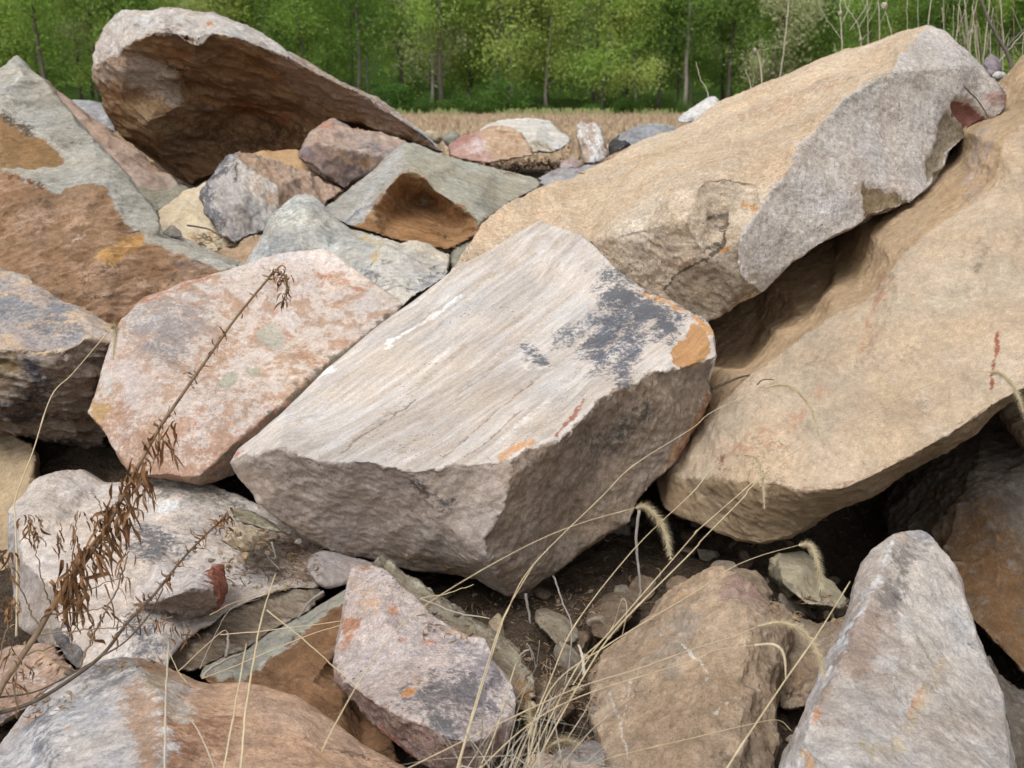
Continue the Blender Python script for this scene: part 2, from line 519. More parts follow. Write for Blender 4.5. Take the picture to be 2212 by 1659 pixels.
# ---- the big slab in the middle
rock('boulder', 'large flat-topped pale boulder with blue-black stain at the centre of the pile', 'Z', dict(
  l='498,1005,2.12 515,975 560,940 620,880 700,800,2.35 800,720 900,645,2.6 985,580 1050,548 1125,505,2.78 1172,478,2.82',
  r='1172,478,2.82 1215,497 1255,508 1290,535,2.7 1345,590 1400,635,2.55 1468,664 1521,689 1542,717 1549,766,2.3',
  k1='1549,766,2.3 1495,784 1463,798 1407,805,2.2 1350,837 1294,861 1245,918,2.05 1206,949 1139,963 1107,986,1.97',
  k2='1107,986,1.97 1026,1002 963,1009 886,1020,1.97 779,995 669,985 599,963,2.05 539,985 498,1005,2.12',
  ro='1549,766,2.3 1533,815 1539,854,2.36 1503,921 1454,1002 1393,1066,2.26 1361,1121 1269,1184 1192,1244 1139,1279 1097,1294,2.15',
  lo='1097,1294,2.15 1016,1258 942,1240 864,1226 798,1210,2.2 717,1195 650,1165 600,1130 560,1090 520,1040 498,1005,2.12',
  m='1107,986,1.97 1107,1030,1.965 1086,1101 1055,1163 1051,1198,2.0 1097,1294,2.15'),
  [('l r k1 k2', (.57, .53, .505), (.455, .395, .345), .7), ('ro -m -k1', (.32, .26, .21), (.21, .165, .13), 1.2, .0),  # right front: brown stone, its colour darkened further for underside shade
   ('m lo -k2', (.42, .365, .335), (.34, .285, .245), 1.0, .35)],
  inner='914,1059,1.985 956,1135,2.01 1340,690,2.47 1240,760,2.38 700,890,2.24 980,800,2.35 1150,620,2.62 1300,980,2.19 1250,1080,2.18 700,1090,2.09',
  mat='strata', lin='700,930,2.15 1250,560,2.72', lk=.08, terr=.25, amp=.8, sm=2, vox=1.9, thk=.75,
  stains=[('line', '1340,620 1330,700 1290,760', 85, (.085, .095, .12), .78), ('line', '1330,640 1440,700', 62, (.085, .095, .12), .85),
          ('line', '1380,690 1340,800', 60, (.09, .10, .13), .72), ('line', '1210,740 1290,700', 45, (.11, .12, .14), .62), ('line', '1130,760 1170,790', 22, (.11, .12, .14), .75),
          ('line', '1440,650 1520,690', 22, (.12, .13, .15), .6), ('line', '1380,640 1480,675', 9, ORANGE, .8), ('line', '1500,690 1540,715', 14, ORANGE, .9),
          ('poly', '1440,760 1470,730 1500,705 1528,712 1532,745 1520,775 1480,798 1445,785', 5, (.42, .22, .085), 1.0),
          ('line', '1452,765 1460,768', 13, (.45, .38, .34), 1.1),
          ('line', '1206,935 1235,895 1262,868', 9, (.30, .12, .085), .75), ('line', '1080,980 1130,950 1150,945', 16, (.52, .31, .18), .85),
          ('line', '900,1055 960,1090', 36, (.08, .085, .10), .62), ('line', '720,790 680,810', 10, (.75, .74, .73), .8), ('line', '830,750 1000,640', 9, (.74, .73, .72), .7),
          ('line', '1290,960 1380,900', 70, (.09, .085, .08), .55), ('line', '1530,850 1500,930 1440,1010', 17, (.25, .135, .07), .75),
          ('line', '1000,1245 860,1200', 30, (.27, .17, .09), .55), ('line', '505,985 525,975', 10, (.40, .16, .14), .7),
          ('line', '560,1110 760,1190', 30, (.30, .22, .16), .5),
          ('line', '1160,770 1130,795 1190,800', 6, (.7, .66, .6), .6),
          ('line', '760,955 880,850 1010,740', 15, (.42, .345, .28), .6), ('line', '860,975 1010,840 1180,690', 13, (.43, .36, .30), .6), ('line', '640,905 780,790 930,680', 16, (.44, .37, .30), .55),
          ('line', '735,972 800,925 900,855', 5, (.24, .19, .155), .8, .012), ('line', '950,985 1080,880 1160,820', 4, (.27, .215, .18), .7, .01), ('line', '1000,985 1130,885', 4, (.27, .215, .18), .7, .01),
          ('line', '1050,970 1180,870 1230,830', 14, (.62, .60, .585), .6), ('line', '1010,640 1180,520', 26, (.47, .39, .31), .55)])

# ---- the long slab leaning at the upper right, and the curved boulder below it
rock('sandstone_slab', 'long tan sandstone slab with rough grey broken end leaning at upper right', 'C', dict(
  top='Z970,588,2.95 B800,1560 B880,1440,3.05 B910,1380 B960,1320 B1100,1220,3.2 B1280,1140 B1500,1060,3.5 B1700,970 B1830,890 B1950,840,3.7 180,740 350,620,3.95 480,575 620,515 740,460,3.85 880,400 1100,325,3.7 1350,240 1500,180,3.45 1620,150,3.4',
  rt='1620,150,3.4 1680,165 1780,240,3.25 1870,310 1950,400,3.2 2040,480 2100,550,3.15 2112,600 2090,670 2030,730,3.2 1950,790 1880,835,3.2',
  bot='1880,835,3.2 1830,880 1760,940,3.12 1740,1020 1680,1100,3.05 1600,1180 1540,1240,2.95 1420,1300 1280,1370,2.85 1100,1470,2.78 950,1550 800,1640,2.72 F610,265,2.7',
  g1='1620,150,3.4 1560,200,3.2 1440,320,3.1 1400,400 1380,450,3.0 1200,510 1100,590,2.9 980,730 900,840,2.78 820,900 800,980 680,1120,2.68',
  g2='680,1120,2.68 600,1260,2.63 480,1370 470,1500,2.6 480,1640 F500,180,2.62 F560,225 F610,265,2.7',
  kc='680,1120,2.68 560,1080,2.7 400,1060 250,1080,2.72 100,1110 -50,1180,2.8 -300,1350 Z1275,527,2.9',
  kb='F610,265,2.7 F500,320 F380,370 F260,425,2.74 F200,390 F100,350 Z1400,690,2.8 Z1330,620,2.87 Z1275,527,2.9',
  hb='Z1275,527,2.9 Z1180,600,2.95 Z1060,620,3.0 Z970,588,2.95'),
  [('top g1 kc hb', (.56, .45, .335), (.50, .385, .275), .8), ('rt bot -g2 -g1', (.54, .50, .475), (.45, .42, .395), .7),
   ('g2 kb -kc', (.56, .475, .38), (.45, .36, .27), 1.3)],
  inner='150,1350,2.62 0,1250,2.68 -150,1400,2.72 200,1150,2.68 350,1290,2.695 480,1280,2.68 100,1600,2.68 300,1600,2.66 B1900,1150,2.98 B2100,1020,3.0',
  mat='pitted', strata=(.35, .25, .9), sk=1.25, terr=.5, amp=.7, vox=1.9, thk=1.0, sm=2,
  stains=[('poly', '1260,1130 1330,1150 1450,1180 1500,1220 1530,1245 1400,1310 1275,1375 1280,1290 1265,1210', 8, (.20, .15, .085), 1.0, .035),
          ('poly', '1740,680 1700,790 1670,900 1630,1000 1640,1090 1700,1080 1745,960 1830,870 1890,830 1800,720', 8, (.25, .205, .14), 1.0, .05),
          ('poly', '1765,630 1850,615 1910,625 1960,680 2050,720 1950,790 1885,835 1830,760', 7, (.20, .075, .055), 1.0, .09),
          ('line', '2000,600 2100,610', 40, (.45, .28, .26), .75), ('line', '1100,600 1300,500 1400,450', 26, (.28, .27, .22), .55),
          ('line', '350,1500 420,1520 340,1580', 17, (.48, .23, .09), .9), ('line', '500,1210 580,1250', 14, (.50, .24, .08), .7),
          ('line', '310,1290 380,1260 350,1350', 16, (.14, .12, .10), .95, .045), ('line', '355,1360 360,1470 290,1560 215,1625 F60,190 F0,250', 7, (.07, .055, .045), 1.0, .02), ('poly', '360,1500 470,1480 480,1640 F500,180 F600,250 F380,370 F260,425 F60,330 F0,250 F80,160 220,1620', 12, (.26, .215, .165), .9), ('line', '1800,300 1850,340', 18, (.12, .12, .12), .6),
          ('line', '180,1600 350,1450 240,1640', 12, (.09, .075, .06), .6), ('line', '1050,460 850,600 500,700', 24, (.47, .30, .20), .5),
          ('line', '470,1480 480,1640 F510,190 F610,255', 7, (.62, .59, .57), .8)])

rock('boulder', 'large smooth tan boulder with curved hollow under the leaning slab at right', 'Z', dict(
  hl='1400,1010,2.45 1480,900,2.72 1500,780,3.0 1530,690,3.2 1600,560,3.4 1800,430,3.6 2000,260,3.7 2155,176,3.7 2212,116,3.7 2290,60,3.7 2310,225,3.0',
  cr='2310,225,3.0 2212,268,2.85 2165,310 2135,400,2.7 2060,460 2000,505,2.62 1930,560 1880,630,2.55 1860,650,2.53 1780,690 1700,750,2.47 1600,830 1520,900,2.42 1450,985,2.40 1400,1010,2.45',
  bc='1400,1010,2.45 1440,1035,2.33 1539,1041,2.2 1644,1044,2.1 1732,1058 1820,1055,2.03 1891,1023 1996,970,2.0 2102,911 2172,861,2.0 2310,800,2.0',
  rr='2310,225,3.0 2330,500,2.5 2310,800,2.0',
  bo='2310,800,2.0 2310,830,2.06 2190,866,2.06 2151,886 2032,981 1950,1025 1873,1080,2.14 1785,1117 1708,1163 1644,1179,2.2 1592,1177 1539,1156 1468,1128,2.3 1433,1107 1400,1010,2.45'),
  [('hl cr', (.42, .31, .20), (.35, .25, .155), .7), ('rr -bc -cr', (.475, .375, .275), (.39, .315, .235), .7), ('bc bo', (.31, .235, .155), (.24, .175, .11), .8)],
  inner='1640,700,3.06 1590,800,2.84 1800,560,3.2 2050,340,3.35 1740,680,2.88 2000,760,2.22 1800,900,2.17 2150,650,2.28 1930,640,2.40 2080,560,2.44 1880,780,2.27 1620,980,2.17 2030,560,2.48 1800,760,2.36 1650,900,2.27 2200,450,2.5',
  mat='smooth', strata=(.3, -.3, .9), sk=1.6, terr=.35, amp=.75, vox=1.9, thk=1.0, sm=7,
  stains=[('line', '1900,600 1870,720 1860,760', 20, (.40, .24, .16), .62), ('line', '2165,720 2140,830', 10, (.22, .07, .04), .75), ('line', '1760,850 1700,930 1560,980', 45, (.45, .26, .17), .5),
          ('line', '1545,995 1555,1040', 20, (.22, .11, .08), .62), ('line', '1700,1062 1900,1020 2000,965', 9, (.33, .15, .10), .55), ('line', '2125,300 2100,420', 40, (.36, .29, .26), .6),
          ('line', '1560,700 1700,640', 60, (.27, .16, .085), .5), ('line', '1420,1080 1440,1000', 50, (.24, .17, .11), .6), ('line', '2130,530 2110,580', 16, (.25, .21, .15), .7),
          ('line', '1860,560 1760,600', 40, (.35, .24, .13), .5), ('line', '1850,700 2100,640', 70, (.46, .39, .29), .45), ('line', '1900,800 2050,900', 60, (.44, .37, .31), .5)])

# ---- left side, big shapes
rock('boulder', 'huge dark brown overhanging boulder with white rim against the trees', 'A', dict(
  t='555,420,4.75 570,330 600,240 650,150 700,85 740,55,4.9 850,62 930,75 980,50,4.95 1100,58 1240,72 1290,58 1390,95,4.95 1500,160 1600,230,4.9 1750,310 1900,390,4.9 2040,460 B250,580 B350,640,4.9 B450,710 B550,790 B620,860 B690,945,5.0',
  c='555,420,4.75 640,370,4.58 760,290,4.5 860,235 960,185,4.45 1080,195 1210,255,4.45 1300,195 1450,225 1600,276,4.6 1750,338 1950,440,4.7 B120,540,4.78 B350,690,4.84 B520,800,4.9 B690,945,5.0',
  b='B690,945,5.0 B600,925 B440,865 B300,815,4.95 B160,760 B0,720 1850,930,5.05 1500,1020 1180,1150,5.0 1080,1090 950,980 800,880 740,850,4.85 690,780 640,680 620,600 590,530 560,480 555,420,4.75'),
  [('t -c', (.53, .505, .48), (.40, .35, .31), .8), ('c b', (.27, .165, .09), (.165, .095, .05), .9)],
  inner='900,750,4.62 1000,1000,4.88 1500,720,5.1 1200,430,4.62 1900,600,4.95 1700,820,5.15 750,620,4.66 1000,560,4.7 1350,560,4.85',
  mat='rough', strata=(.42, -.15, .9), sk=3.0, terr=.8, amp=.8, sm=3, thk=1.6, vox=1.8,
  stains=[('line', '600,440 800,420 1000,480', 60, (.36, .29, .24), .8), ('line', '800,480 1050,590', 50, (.38, .32, .27), .8), ('line', '850,400 1100,460 1150,440', 22, (.055, .03, .02), .55),
          ('line', '1450,350 1700,510', 30, (.32, .17, .07), .55), ('line', '1500,680 1750,740', 36, (.27, .11, .055), .75), ('line', '1150,600 1350,650', 14, (.36, .19, .08), .7),
          ('line', '650,250 600,400', 60, (.44, .37, .35), .62), ('line', '1270,120 1290,130', 16, (.42, .17, .06), .8), ('line', '1800,420 2100,560 B400,760', 90, (.30, .22, .175), .8),
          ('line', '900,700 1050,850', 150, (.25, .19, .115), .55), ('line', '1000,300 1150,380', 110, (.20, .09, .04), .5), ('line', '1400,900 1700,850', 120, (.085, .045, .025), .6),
          ('line', '1040,180 1080,260', 40, (.12, .075, .09), .6), ('line', 'B420,700 B640,900', 34, (.40, .40, .41), .62)])

rock('boulder', 'grey-green and rusty brown boulder with ochre patch at the left edge', 'A', dict(
  t='-180,560,3.5 0,430,3.55 60,370 120,348,3.62 160,380 260,490,3.55 400,640,3.5 560,820,3.4 680,960,3.3 800,1100 880,1190,3.2 950,1270 975,1320,3.15 985,1400,3.1 970,1440 1000,1455,3.1 1130,1500 1250,1540,3.05 1400,1590 1490,1640,3.0 D1500,100',
  f='D1500,100 D1380,120,2.98 1260,1590,2.97 1180,1550 1080,1540 985,1490,3.0 900,1450,3.04 850,1400,3.06',
  g='850,1400,3.06 790,1350 740,1260 720,1200,3.08 650,1120 590,1100,3.1 480,1130 430,1150 350,1190,3.1 200,1120 0,1020,3.15 -180,960,3.2',
  w='-180,560,3.5 -180,960,3.2',
  b='D1500,100 D1350,220,2.95 D1000,400,2.95 D740,480,2.95 D600,560,2.92 D0,400,2.92 D-180,400,2.95 -180,960,3.2'),
  [('t f g -w', (.33, .315, .275), (.39, .375, .335), .8), ('-f b -g', (.33, .215, .14), (.24, .145, .085), 1.2)],
  inner='0,600,3.38 130,440,3.5 300,1500,2.98 500,1300,3.0 700,1500,2.96 100,1250,3.05',
  mat='rough', strata=(-.2, .3, .9), sk=2.0, terr=.6, amp=.75, thk=1.0,
  stains=[('poly', '-180,640 0,690 80,720 200,820 330,900 392,975 300,1000 200,1010 0,1010 -180,1000', 6, (.25, .145, .06), 1.0, .03),
          ('line', '0,690 100,730 170,790', 24, (.09, .06, .04), .75), ('line', '60,920 30,940', 26, (.10, .06, .03), .6), ('line', '40,1070 180,1110 250,1130', 17, (.13, .05, .03), .7),
          ('poly', '590,1590 650,1530 750,1470 930,1410 900,1460 820,1540 720,1610 640,1620', 5, (.43, .245, .095), 1.0),
          ('line', '800,1410 870,1400', 16, (.05, .04, .04), .7), ('line', 'D1100,60 D1400,130 ', 30, (.22, .17, .15), .6), ('line', '350,1500 500,1450', 24, (.50, .38, .31), .55),
          ('line', '20,640 120,740 330,880 440,960', 7, (.46, .44, .40), .7), ('line', '100,430 20,600', 9, (.52, .50, .46), .7), ('line', '640,1080 830,1330', 16, (.42, .41, .38), .6),
          ('line', '100,1350 500,1300', 60, (.41, .28, .20), .55), ('line', '400,1650 900,1700', 60, (.38, .25, .17), .55), ('line', 'D1050,150 D1250,130', 50, (.19, .13, .09), .6)])

rock('boulder', 'white boulder mottled with rust red left of the centre slab', 'D', dict(
  t='520,1010,2.5 560,930 600,800 640,650,2.62 700,540 740,450,2.7 830,340 900,290,2.8 1040,240 1150,190,2.9 1300,150 1500,100,2.98 1600,60 1700,30 1830,5,3.03 1990,-12,3.06 2158,121,3.0 2330,230 2470,330,2.88',
  c='2470,330,2.88 2200,560 1880,790,2.62 1700,960 1500,1130,2.45 1330,1300 1230,1390,2.38',
  c2='1230,1390,2.38 1100,1395 900,1395 790,1370,2.40 720,1250 640,1120,2.45 570,1060 520,1010,2.5',
  s='2470,330,2.88 2300,700,2.78 1900,1000,2.62 1600,1250,2.55 1420,1390,2.5 1235,1440,2.44',
  u='1235,1440,2.44 1050,1425 900,1415 800,1392,2.44 715,1255,2.47 640,1130,2.48 570,1062 520,1010,2.5',
  e='1230,1390,2.38 1235,1440,2.44'),
  [('t c c2', (.56, .49, .45), (.43, .30, .225), .8), ('s -e -c', (.25, .22, .18), (.19, .165, .13), 1.0), ('e u -c2', (.36, .25, .18), (.28, .20, .15), 1.0)],
  inner='1000,700,2.58 1500,500,2.78 1300,900,2.52 1950,300,2.92 900,1100,2.44', mat='blotch', terr=.4, amp=.7, thk=.7, vox=1.9,
  stains=[('line', '1000,440 1080,470 1000,560', 170, (.30, .27, .265), .72), ('line', '700,700 950,800', 160, (.52, .44, .42), .62),
          ('poly', '1580,490 1640,460 1700,480 1745,530 1735,590 1660,610 1600,585 1570,540', 8, (.40, .38, .32), 1.0, .012), ('line', '1560,500 1760,540', 42, (.43, .24, .17), .55),
          ('poly', '1520,720 1555,690 1600,740 1615,780 1560,810 1530,780', 7, (.38, .37, .30), 1.0, .01), ('poly', '1345,810 1400,750 1450,745 1440,810 1410,870 1370,890 1350,850', 7, (.38, .37, .31), 1.0, .01),
          ('line', '1540,740 1600,800', 24, (.42, .22, .16), .5),
          ('line', '1500,90 1900,20 2100,60', 110, (.62, .56, .54), .7), ('line', '1950,150 2212,260', 26, (.40, .20, .13), .6), ('line', '850,320 1300,150', 14, (.42, .20, .13), .7),
          ('poly', '525,1000 565,925 640,925 675,965 640,1040 575,1060', 6, (.42, .28, .14), 1.0), ('line', '700,1100 1000,1300 1300,1250', 170, (.38, .235, .17), .7),
          ('line', '1750,950 1450,1180', 60, (.43, .24, .17), .6), ('line', '650,860 640,760', 60, (.56, .54, .53), .6), ('line', '900,1130 1250,1050', 90, (.44, .26, .19), .5),
          ('line', '900,600 1080,660', 8, (.2, .17, .15), .6), ('line', '1900,690 2000,700', 40, (.42, .24, .13), .6), ('line', '1000,1330 1290,1290', 30, (.60, .50, .42), .6)])

rock('boulder', 'boulder with blue-grey top and blackened layered side at the left edge', 'D', dict(
  t='-160,60,3.05 0,130,2.95 100,145 200,190 350,300,2.8 500,370 600,420 680,450,2.72 735,470,2.70 800,560,2.70',
  c='800,560,2.70 650,575,2.64 580,545 530,540,2.60 450,600 380,630,2.56 150,612 0,610,2.6 -160,600,2.62',
  w='-160,60,3.05 -160,600,2.62', w2='-160,600,2.62 -160,1110,2.75',
  b='800,560,2.70 760,800,2.75 700,1100,2.80 640,1215,2.82 500,1205 300,1180 150,1160 0,1130,2.75 -160,1110,2.75'),
  [('t c -w', (.50, .38, .28), (.38, .34, .33), .8), ('-c b -w2', (.24, .19, .155), (.15, .11, .08), 1.4)],
  inner='0,1000,2.62 400,1000,2.66 200,800,2.58 500,780,2.62', mat='rough', strata=(.1, .1, 1), sk=3.6, terr=1.0, facet=.6, thk=.8,
  stains=[('line', '0,330 180,400 350,430', 130, (.19, .195, .215), .66), ('line', '180,680 230,850 150,950', 75, (.04, .042, .055), .72), ('line', '0,700 80,720', 80, (.17, .12, .05), .6),
          ('line', '0,1040 150,1050 400,1090', 26, (.05, .045, .05), .65), ('line', '0,960 270,970', 22, (.07, .08, .13), .6), ('line', '0,605 250,625 400,625 530,535', 12, (.60, .46, .33), .7),
          ('line', '450,640 560,700', 80, (.33, .27, .23), .6), ('line', '200,200 680,460', 22, (.52, .38, .25), .55)])

# ---- the far-left gap stones
rock('boulder', 'tan boulder low in the left corner behind the dead weed', 'D', dict(
  o='-160,1080,3.0 60,1130,2.95 180,1190,2.85 230,1290,2.75 250,1600,2.6 G160,400,2.4 G120,800,2.3 G-160,900,2.3'),
  [('o', (.42, .33, .22), (.34, .26, .17))], mat='smooth', dome=.06, sm=6, thk=.6, terr=.3)

rock('boulder', 'wide pale lichen-spotted boulder carrying small stones at lower left', 'G', dict(
  t='35,90,2.28 D100,1530 D200,1420,2.38 D300,1370 D400,1345 D500,1340,2.44 D560,1380 D650,1430 D780,1420,2.47 D1000,1400 D1300,1440,2.5 D1700,1600 Z700,1150,2.42 1980,300,2.3 2000,480,2.2 1960,565,2.12',
  r='1960,565,2.12 1850,560 1700,582,2.05 1550,630 1400,690,1.97 1350,740,1.93 1240,800 1150,860,1.88 1090,930 1050,1000,1.80 1030,1060,1.78 1000,1180,1.74',
  b='1000,1180,1.74 600,1180,1.76 480,1060,1.80 400,930,1.84',
  c='400,930,1.84 370,800,1.88 330,560,1.98 140,380,2.1 35,90,2.28',
  w='400,930,1.84 250,900,1.97 120,800,2.02 80,560,2.12 50,300,2.2 35,90,2.28'),
  [('t r b c', (.58, .52, .48), (.50, .43, .38), .8), ('w -c', (.36, .32, .30), (.30, .26, .23), 1.0)],
  inner='700,500,2.0 1000,800,1.86 1000,200,2.22 1500,500,2.09 600,900,1.84', mat='rough', terr=.5, amp=.8, thk=.45,
  stains=[('line', '900,250 1000,350', 110, (.12, .12, .135), .72), ('line', '1100,120 1300,250', 120, (.33, .31, .30), .6), ('line', '980,60 1050,50', 60, (.66, .67, .69), .7),
          ('line', 'D950,1440 D1300,1500 D1500,1600', 60, (.20, .185, .16), .66), ('line', '850,850 950,900', 90, (.13, .13, .14), .72), ('line', '1500,450 1650,500', 80, (.60, .56, .54), .5),
          ('line', '60,150 60,300', 40, (.38, .41, .47), .62), ('line', '1500,330 1700,450', 80, (.30, .235, .18), .62), ('line', '1750,250 1850,450', 70, (.24, .17, .125), .7), ('line', '380,760 480,950', 30, (.12, .12, .14), .6),
          ('line', '1000,980 900,940', 40, (.24, .23, .23), .55), ('line', '400,300 600,200', 90, (.55, .47, .40), .5)])

rock('stone', 'chunky stone with a dark red broken end resting on the pale boulder', 'G', dict(
  t='812,650,1.90 820,590 830,530,1.95 900,470 930,410,2.0 1050,392 1100,420,2.0 1180,425 1260,445,1.94',
  m='1260,445,1.94 1285,500 1290,560,1.83', m2='1290,560,1.83 1330,620 1335,690,1.87',
  r='1260,445,1.94 1310,415 1365,405,1.98 1395,480,1.96 1392,580,1.92 1375,650 1335,690,1.87',
  f='1335,690,1.87 1250,725 1180,740,1.90 1000,700 900,670 812,650,1.90',
  c='1290,560,1.83 1180,555,1.80 1060,605 960,640,1.83 812,650,1.90'),
  [('t m c', (.52, .47, .455), (.42, .37, .35), 1.0), ('m2 f -c', (.34, .28, .245), (.25, .20, .165), 1.3), ('r -m2 -m', (.24, .09, .06), (.17, .07, .05), 1.2)],
  inner='1000,480,1.91 1120,500,1.9', mat='rough', thk=.14, amp=1.1, sm=1,
  stains=[('line', '950,450 1030,520', 60, (.60, .57, .57), .6), ('line', '1000,690 1250,700', 45, (.24, .18, .155), .6)])
rock('stone', 'small two-toned flat stone beneath the centre slab at left', 'G', dict(
  t='1345,260,2.02 1400,200 1420,175,2.08 1500,170 1600,195 1645,215,2.10', s='1645,215,2.10 1560,240 1480,250,2.02 1345,260,2.02',
  f='1645,215,2.10 1660,260 1650,310,2.07 1580,325 1500,337,1.99', g='1500,337,1.99 1430,318 1345,260,2.02', e='1480,250,2.02 1500,337,1.99'),
  [('t s', (.46, .39, .29), (.40, .33, .25)), ('f g -s', (.30, .24, .17), (.19, .155, .105))], mat='rough', thk=.12)
rock('stone', 'thin flat greenish stone wedged under the centre slab above the two-toned stone', 'G', dict(
  o='1420,60,2.25 1560,85 1640,130,2.2 1735,200,2.15 1700,215 1600,187 1450,150,2.13 1415,110'), [('o', (.33, .31, .23), (.24, .21, .155))], mat='rough', thk=.1, dome=.01)
rock('stone', 'smooth violet-grey stone under the front left foot of the centre slab', 'G', dict(
  o='1880,440,2.06 1885,390 1905,350,2.12 1980,320,2.15 2100,345 2300,400,2.15 2350,470 2200,520,2.06 2100,545 2000,560,2.02 1940,530'),
  [('o', (.37, .33, .325), (.31, .275, .265), .5)], mat='smooth', thk=.2, dome=.02, sm=5)

rock('slab', 'dark brown layered slab under the right rim of the pale lichen-spotted boulder', 'G', dict(
  t='1300,760,1.97 1480,650 1720,572,2.08 1960,562,2.10 1995,600,2.08', f='1995,600,2.08 1880,700,1.99 1700,800 1500,930,1.90 1250,1045,1.85 1150,1070 1040,1050,1.84 1000,1000,1.87 1100,880 1300,760,1.97'),
  [('t f', (.29, .235, .18), (.18, .14, .105), 1.6)], inner='1500,750,2.0 1700,680,2.04 1300,900,1.89', mat='rough', strata=(.35, .5, .8), sk=4, terr=1.0, facet=.25, amp=.8, thk=.25,
  stains=[('line', '1350,740 1600,640 1900,580', 22, (.30, .25, .19), .7)])
rock('rock', 'rust-brown rock with a smooth grey-green top rim between two foreground boulders', 'G', dict(
  t='1220,1110,1.80 1250,1040 1500,940,1.9 1750,760,1.97 1900,690 2110,560,2.03 2160,530,2.03',
  c='2160,530,2.03 2160,600,2.0 2110,625,1.97 1950,735 1830,820,1.92 1750,930,1.87 1600,1030,1.83 1480,1120,1.78 1220,1110,1.80',
  f='2160,530,2.03 2250,700,2.0 H100,1000,1.90 H200,1300,1.78 H360,1450,1.68 H420,1620,1.62 2212,1620,1.62 1900,1420,1.66 1500,1250,1.71 1220,1110,1.80'),
  [('t c', (.31, .305, .26), (.35, .34, .30), .5), ('-c f', (.235, .135, .075), (.165, .095, .052), .8)], inner='1900,1150,1.78 2100,900,1.88 2100,1300,1.70', mat='rough', thk=.35, amp=.8,
  stains=[('line', '1600,1030 1750,930 1850,800', 16, (.42, .40, .34), .6)])
rock('stone', 'reddish banded stone in the lower left corner behind the dead weed', 'G', dict(
  o='-160,960,1.95 0,930 100,900,1.92 330,890,1.88 390,950 450,1030,1.80 475,1070,1.77 330,1180 200,1300,1.68 0,1400,1.62 -160,1420,1.6'),
  [('o', (.42, .31, .25), (.33, .225, .17))], inner='250,1000,1.82 0,1100,1.75', mat='rough', dome=.03, thk=.35,
  stains=[('line', '250,960 380,1020', 45, (.48, .31, .19), .6), ('line', '150,1100 220,1080', 30, (.55, .48, .45), .6), ('line', '0,1360 200,1250', 40, (.16, .14, .15), .6)])
rock('stone', 'small charcoal stone between the pale boulder and the reddish banded stone', 'G', dict(
  o='300,790,1.93 370,770 440,850,1.88 520,945,1.83 535,1020 475,1070,1.80 400,980 330,880'), [('o', (.12, .12, .135), (.20, .19, .19))], mat='rough', thk=.12, dome=.015)

rock('rock', 'pale pink-grey rock with orange spots below the centre slab', 'H', dict(
  t='110,420,1.9 160,405 250,405,1.92 330,440 390,500,1.85 450,570 520,620 600,720,1.8 720,790 820,832,1.75 940,860 970,920,1.7 990,1000 1060,1080,1.65 1120,1150 1140,1250,1.6 1110,1390,1.57',
  c='1110,1390,1.57 1000,1470,1.50 850,1500,1.46 720,1490,1.46 560,1400 400,1330,1.51 200,1220,1.58 60,1130,1.65 5,1010,1.72',
  f='1110,1390,1.57 1060,1560,1.53 950,1670,1.50 850,1720 700,1700,1.49 540,1625,1.52 420,1540 300,1440,1.59 200,1330 100,1210,1.67 20,1130 5,1010,1.72',
  l='5,1010,1.72 20,880 60,750,1.8 90,600 110,420,1.9'),
  [('t c l', (.50, .44, .425), (.42, .355, .34), .8), ('-c f', (.34, .25, .225), (.26, .18, .15), 1.2)], inner='500,1000,1.65 300,700,1.76 700,1200,1.57', mat='pitted', thk=.4, terr=.5, amp=.8,
  stains=[('poly', '60,760 110,715 160,720 185,780 150,810 90,830', 8, (.36, .19, .12), 1.0), ('line', '130,840 70,900', 26, (.42, .20, .11), .7), ('line', '120,420 230,410', 24, (.47, .25, .13), .7),
          ('line', '600,880 620,890', 26, (.44, .19, .11), .7), ('poly', '430,1190 480,1145 520,1150 525,1200 470,1230 435,1215', 8, (.46, .22, .09), .95), ('line', '370,680 380,690', 30, (.48, .25, .15), .6),
          ('line', '420,870 440,880', 16, (.40, .17, .10), .6), ('line', '520,1090 580,1150', 26, (.50, .32, .20), .55), ('line', '620,1250 800,1250 950,1150', 150, (.14, .13, .14), .74), ('line', '700,1350 650,1330', 100, (.13, .125, .135), .8),
          ('line', '880,1000 950,1100', 110, (.25, .22, .225), .72), ('line', '350,620 420,660', 40, (.30, .24, .22), .6), ('line', '150,560 250,640', 70, (.50, .34, .22), .55), ('line', '340,530 400,550', 20, (.15, .13, .14), .6),
          ('line', '740,800 940,870', 30, (.45, .30, .20), .7), ('line', '1020,1050 1120,1150', 30, (.46, .32, .24), .6), ('line', '300,1430 520,1620', 16, (.30, .10, .07), .7), ('line', '100,570 100,660', 24, (.10, .11, .14), .5)])
rock('slab', 'grey-green split slab lying behind the pale pink-grey rock', 'H', dict(
  t='245,400,2.02 320,358,2.08 400,420,2.05 560,550,2.03 700,640,1.98 900,760,1.93 1060,850,1.88 1160,930,1.84 1180,990 1240,1100,1.8 1250,1190,1.77 1200,1300,1.74 1110,1330,1.72 1000,1200,1.78 800,1000,1.88 500,700,1.98 245,400,2.02'),
  [('t', (.27, .245, .19), (.20, .165, .12), 1.2)], mat='rough', strata=(.5, .4, .7), sk=3, terr=1.0, facet=.5, thk=.3,
  stains=[('line', '1180,1200 1140,1280', 60, (.30, .16, .06), .7), ('line', '350,400 700,660', 12, (.42, .40, .33), .6), ('line', '1060,850 1170,980', 20, (.36, .33, .25), .6), ('line', '600,560 900,720', 26, (.11, .09, .07), .55)])

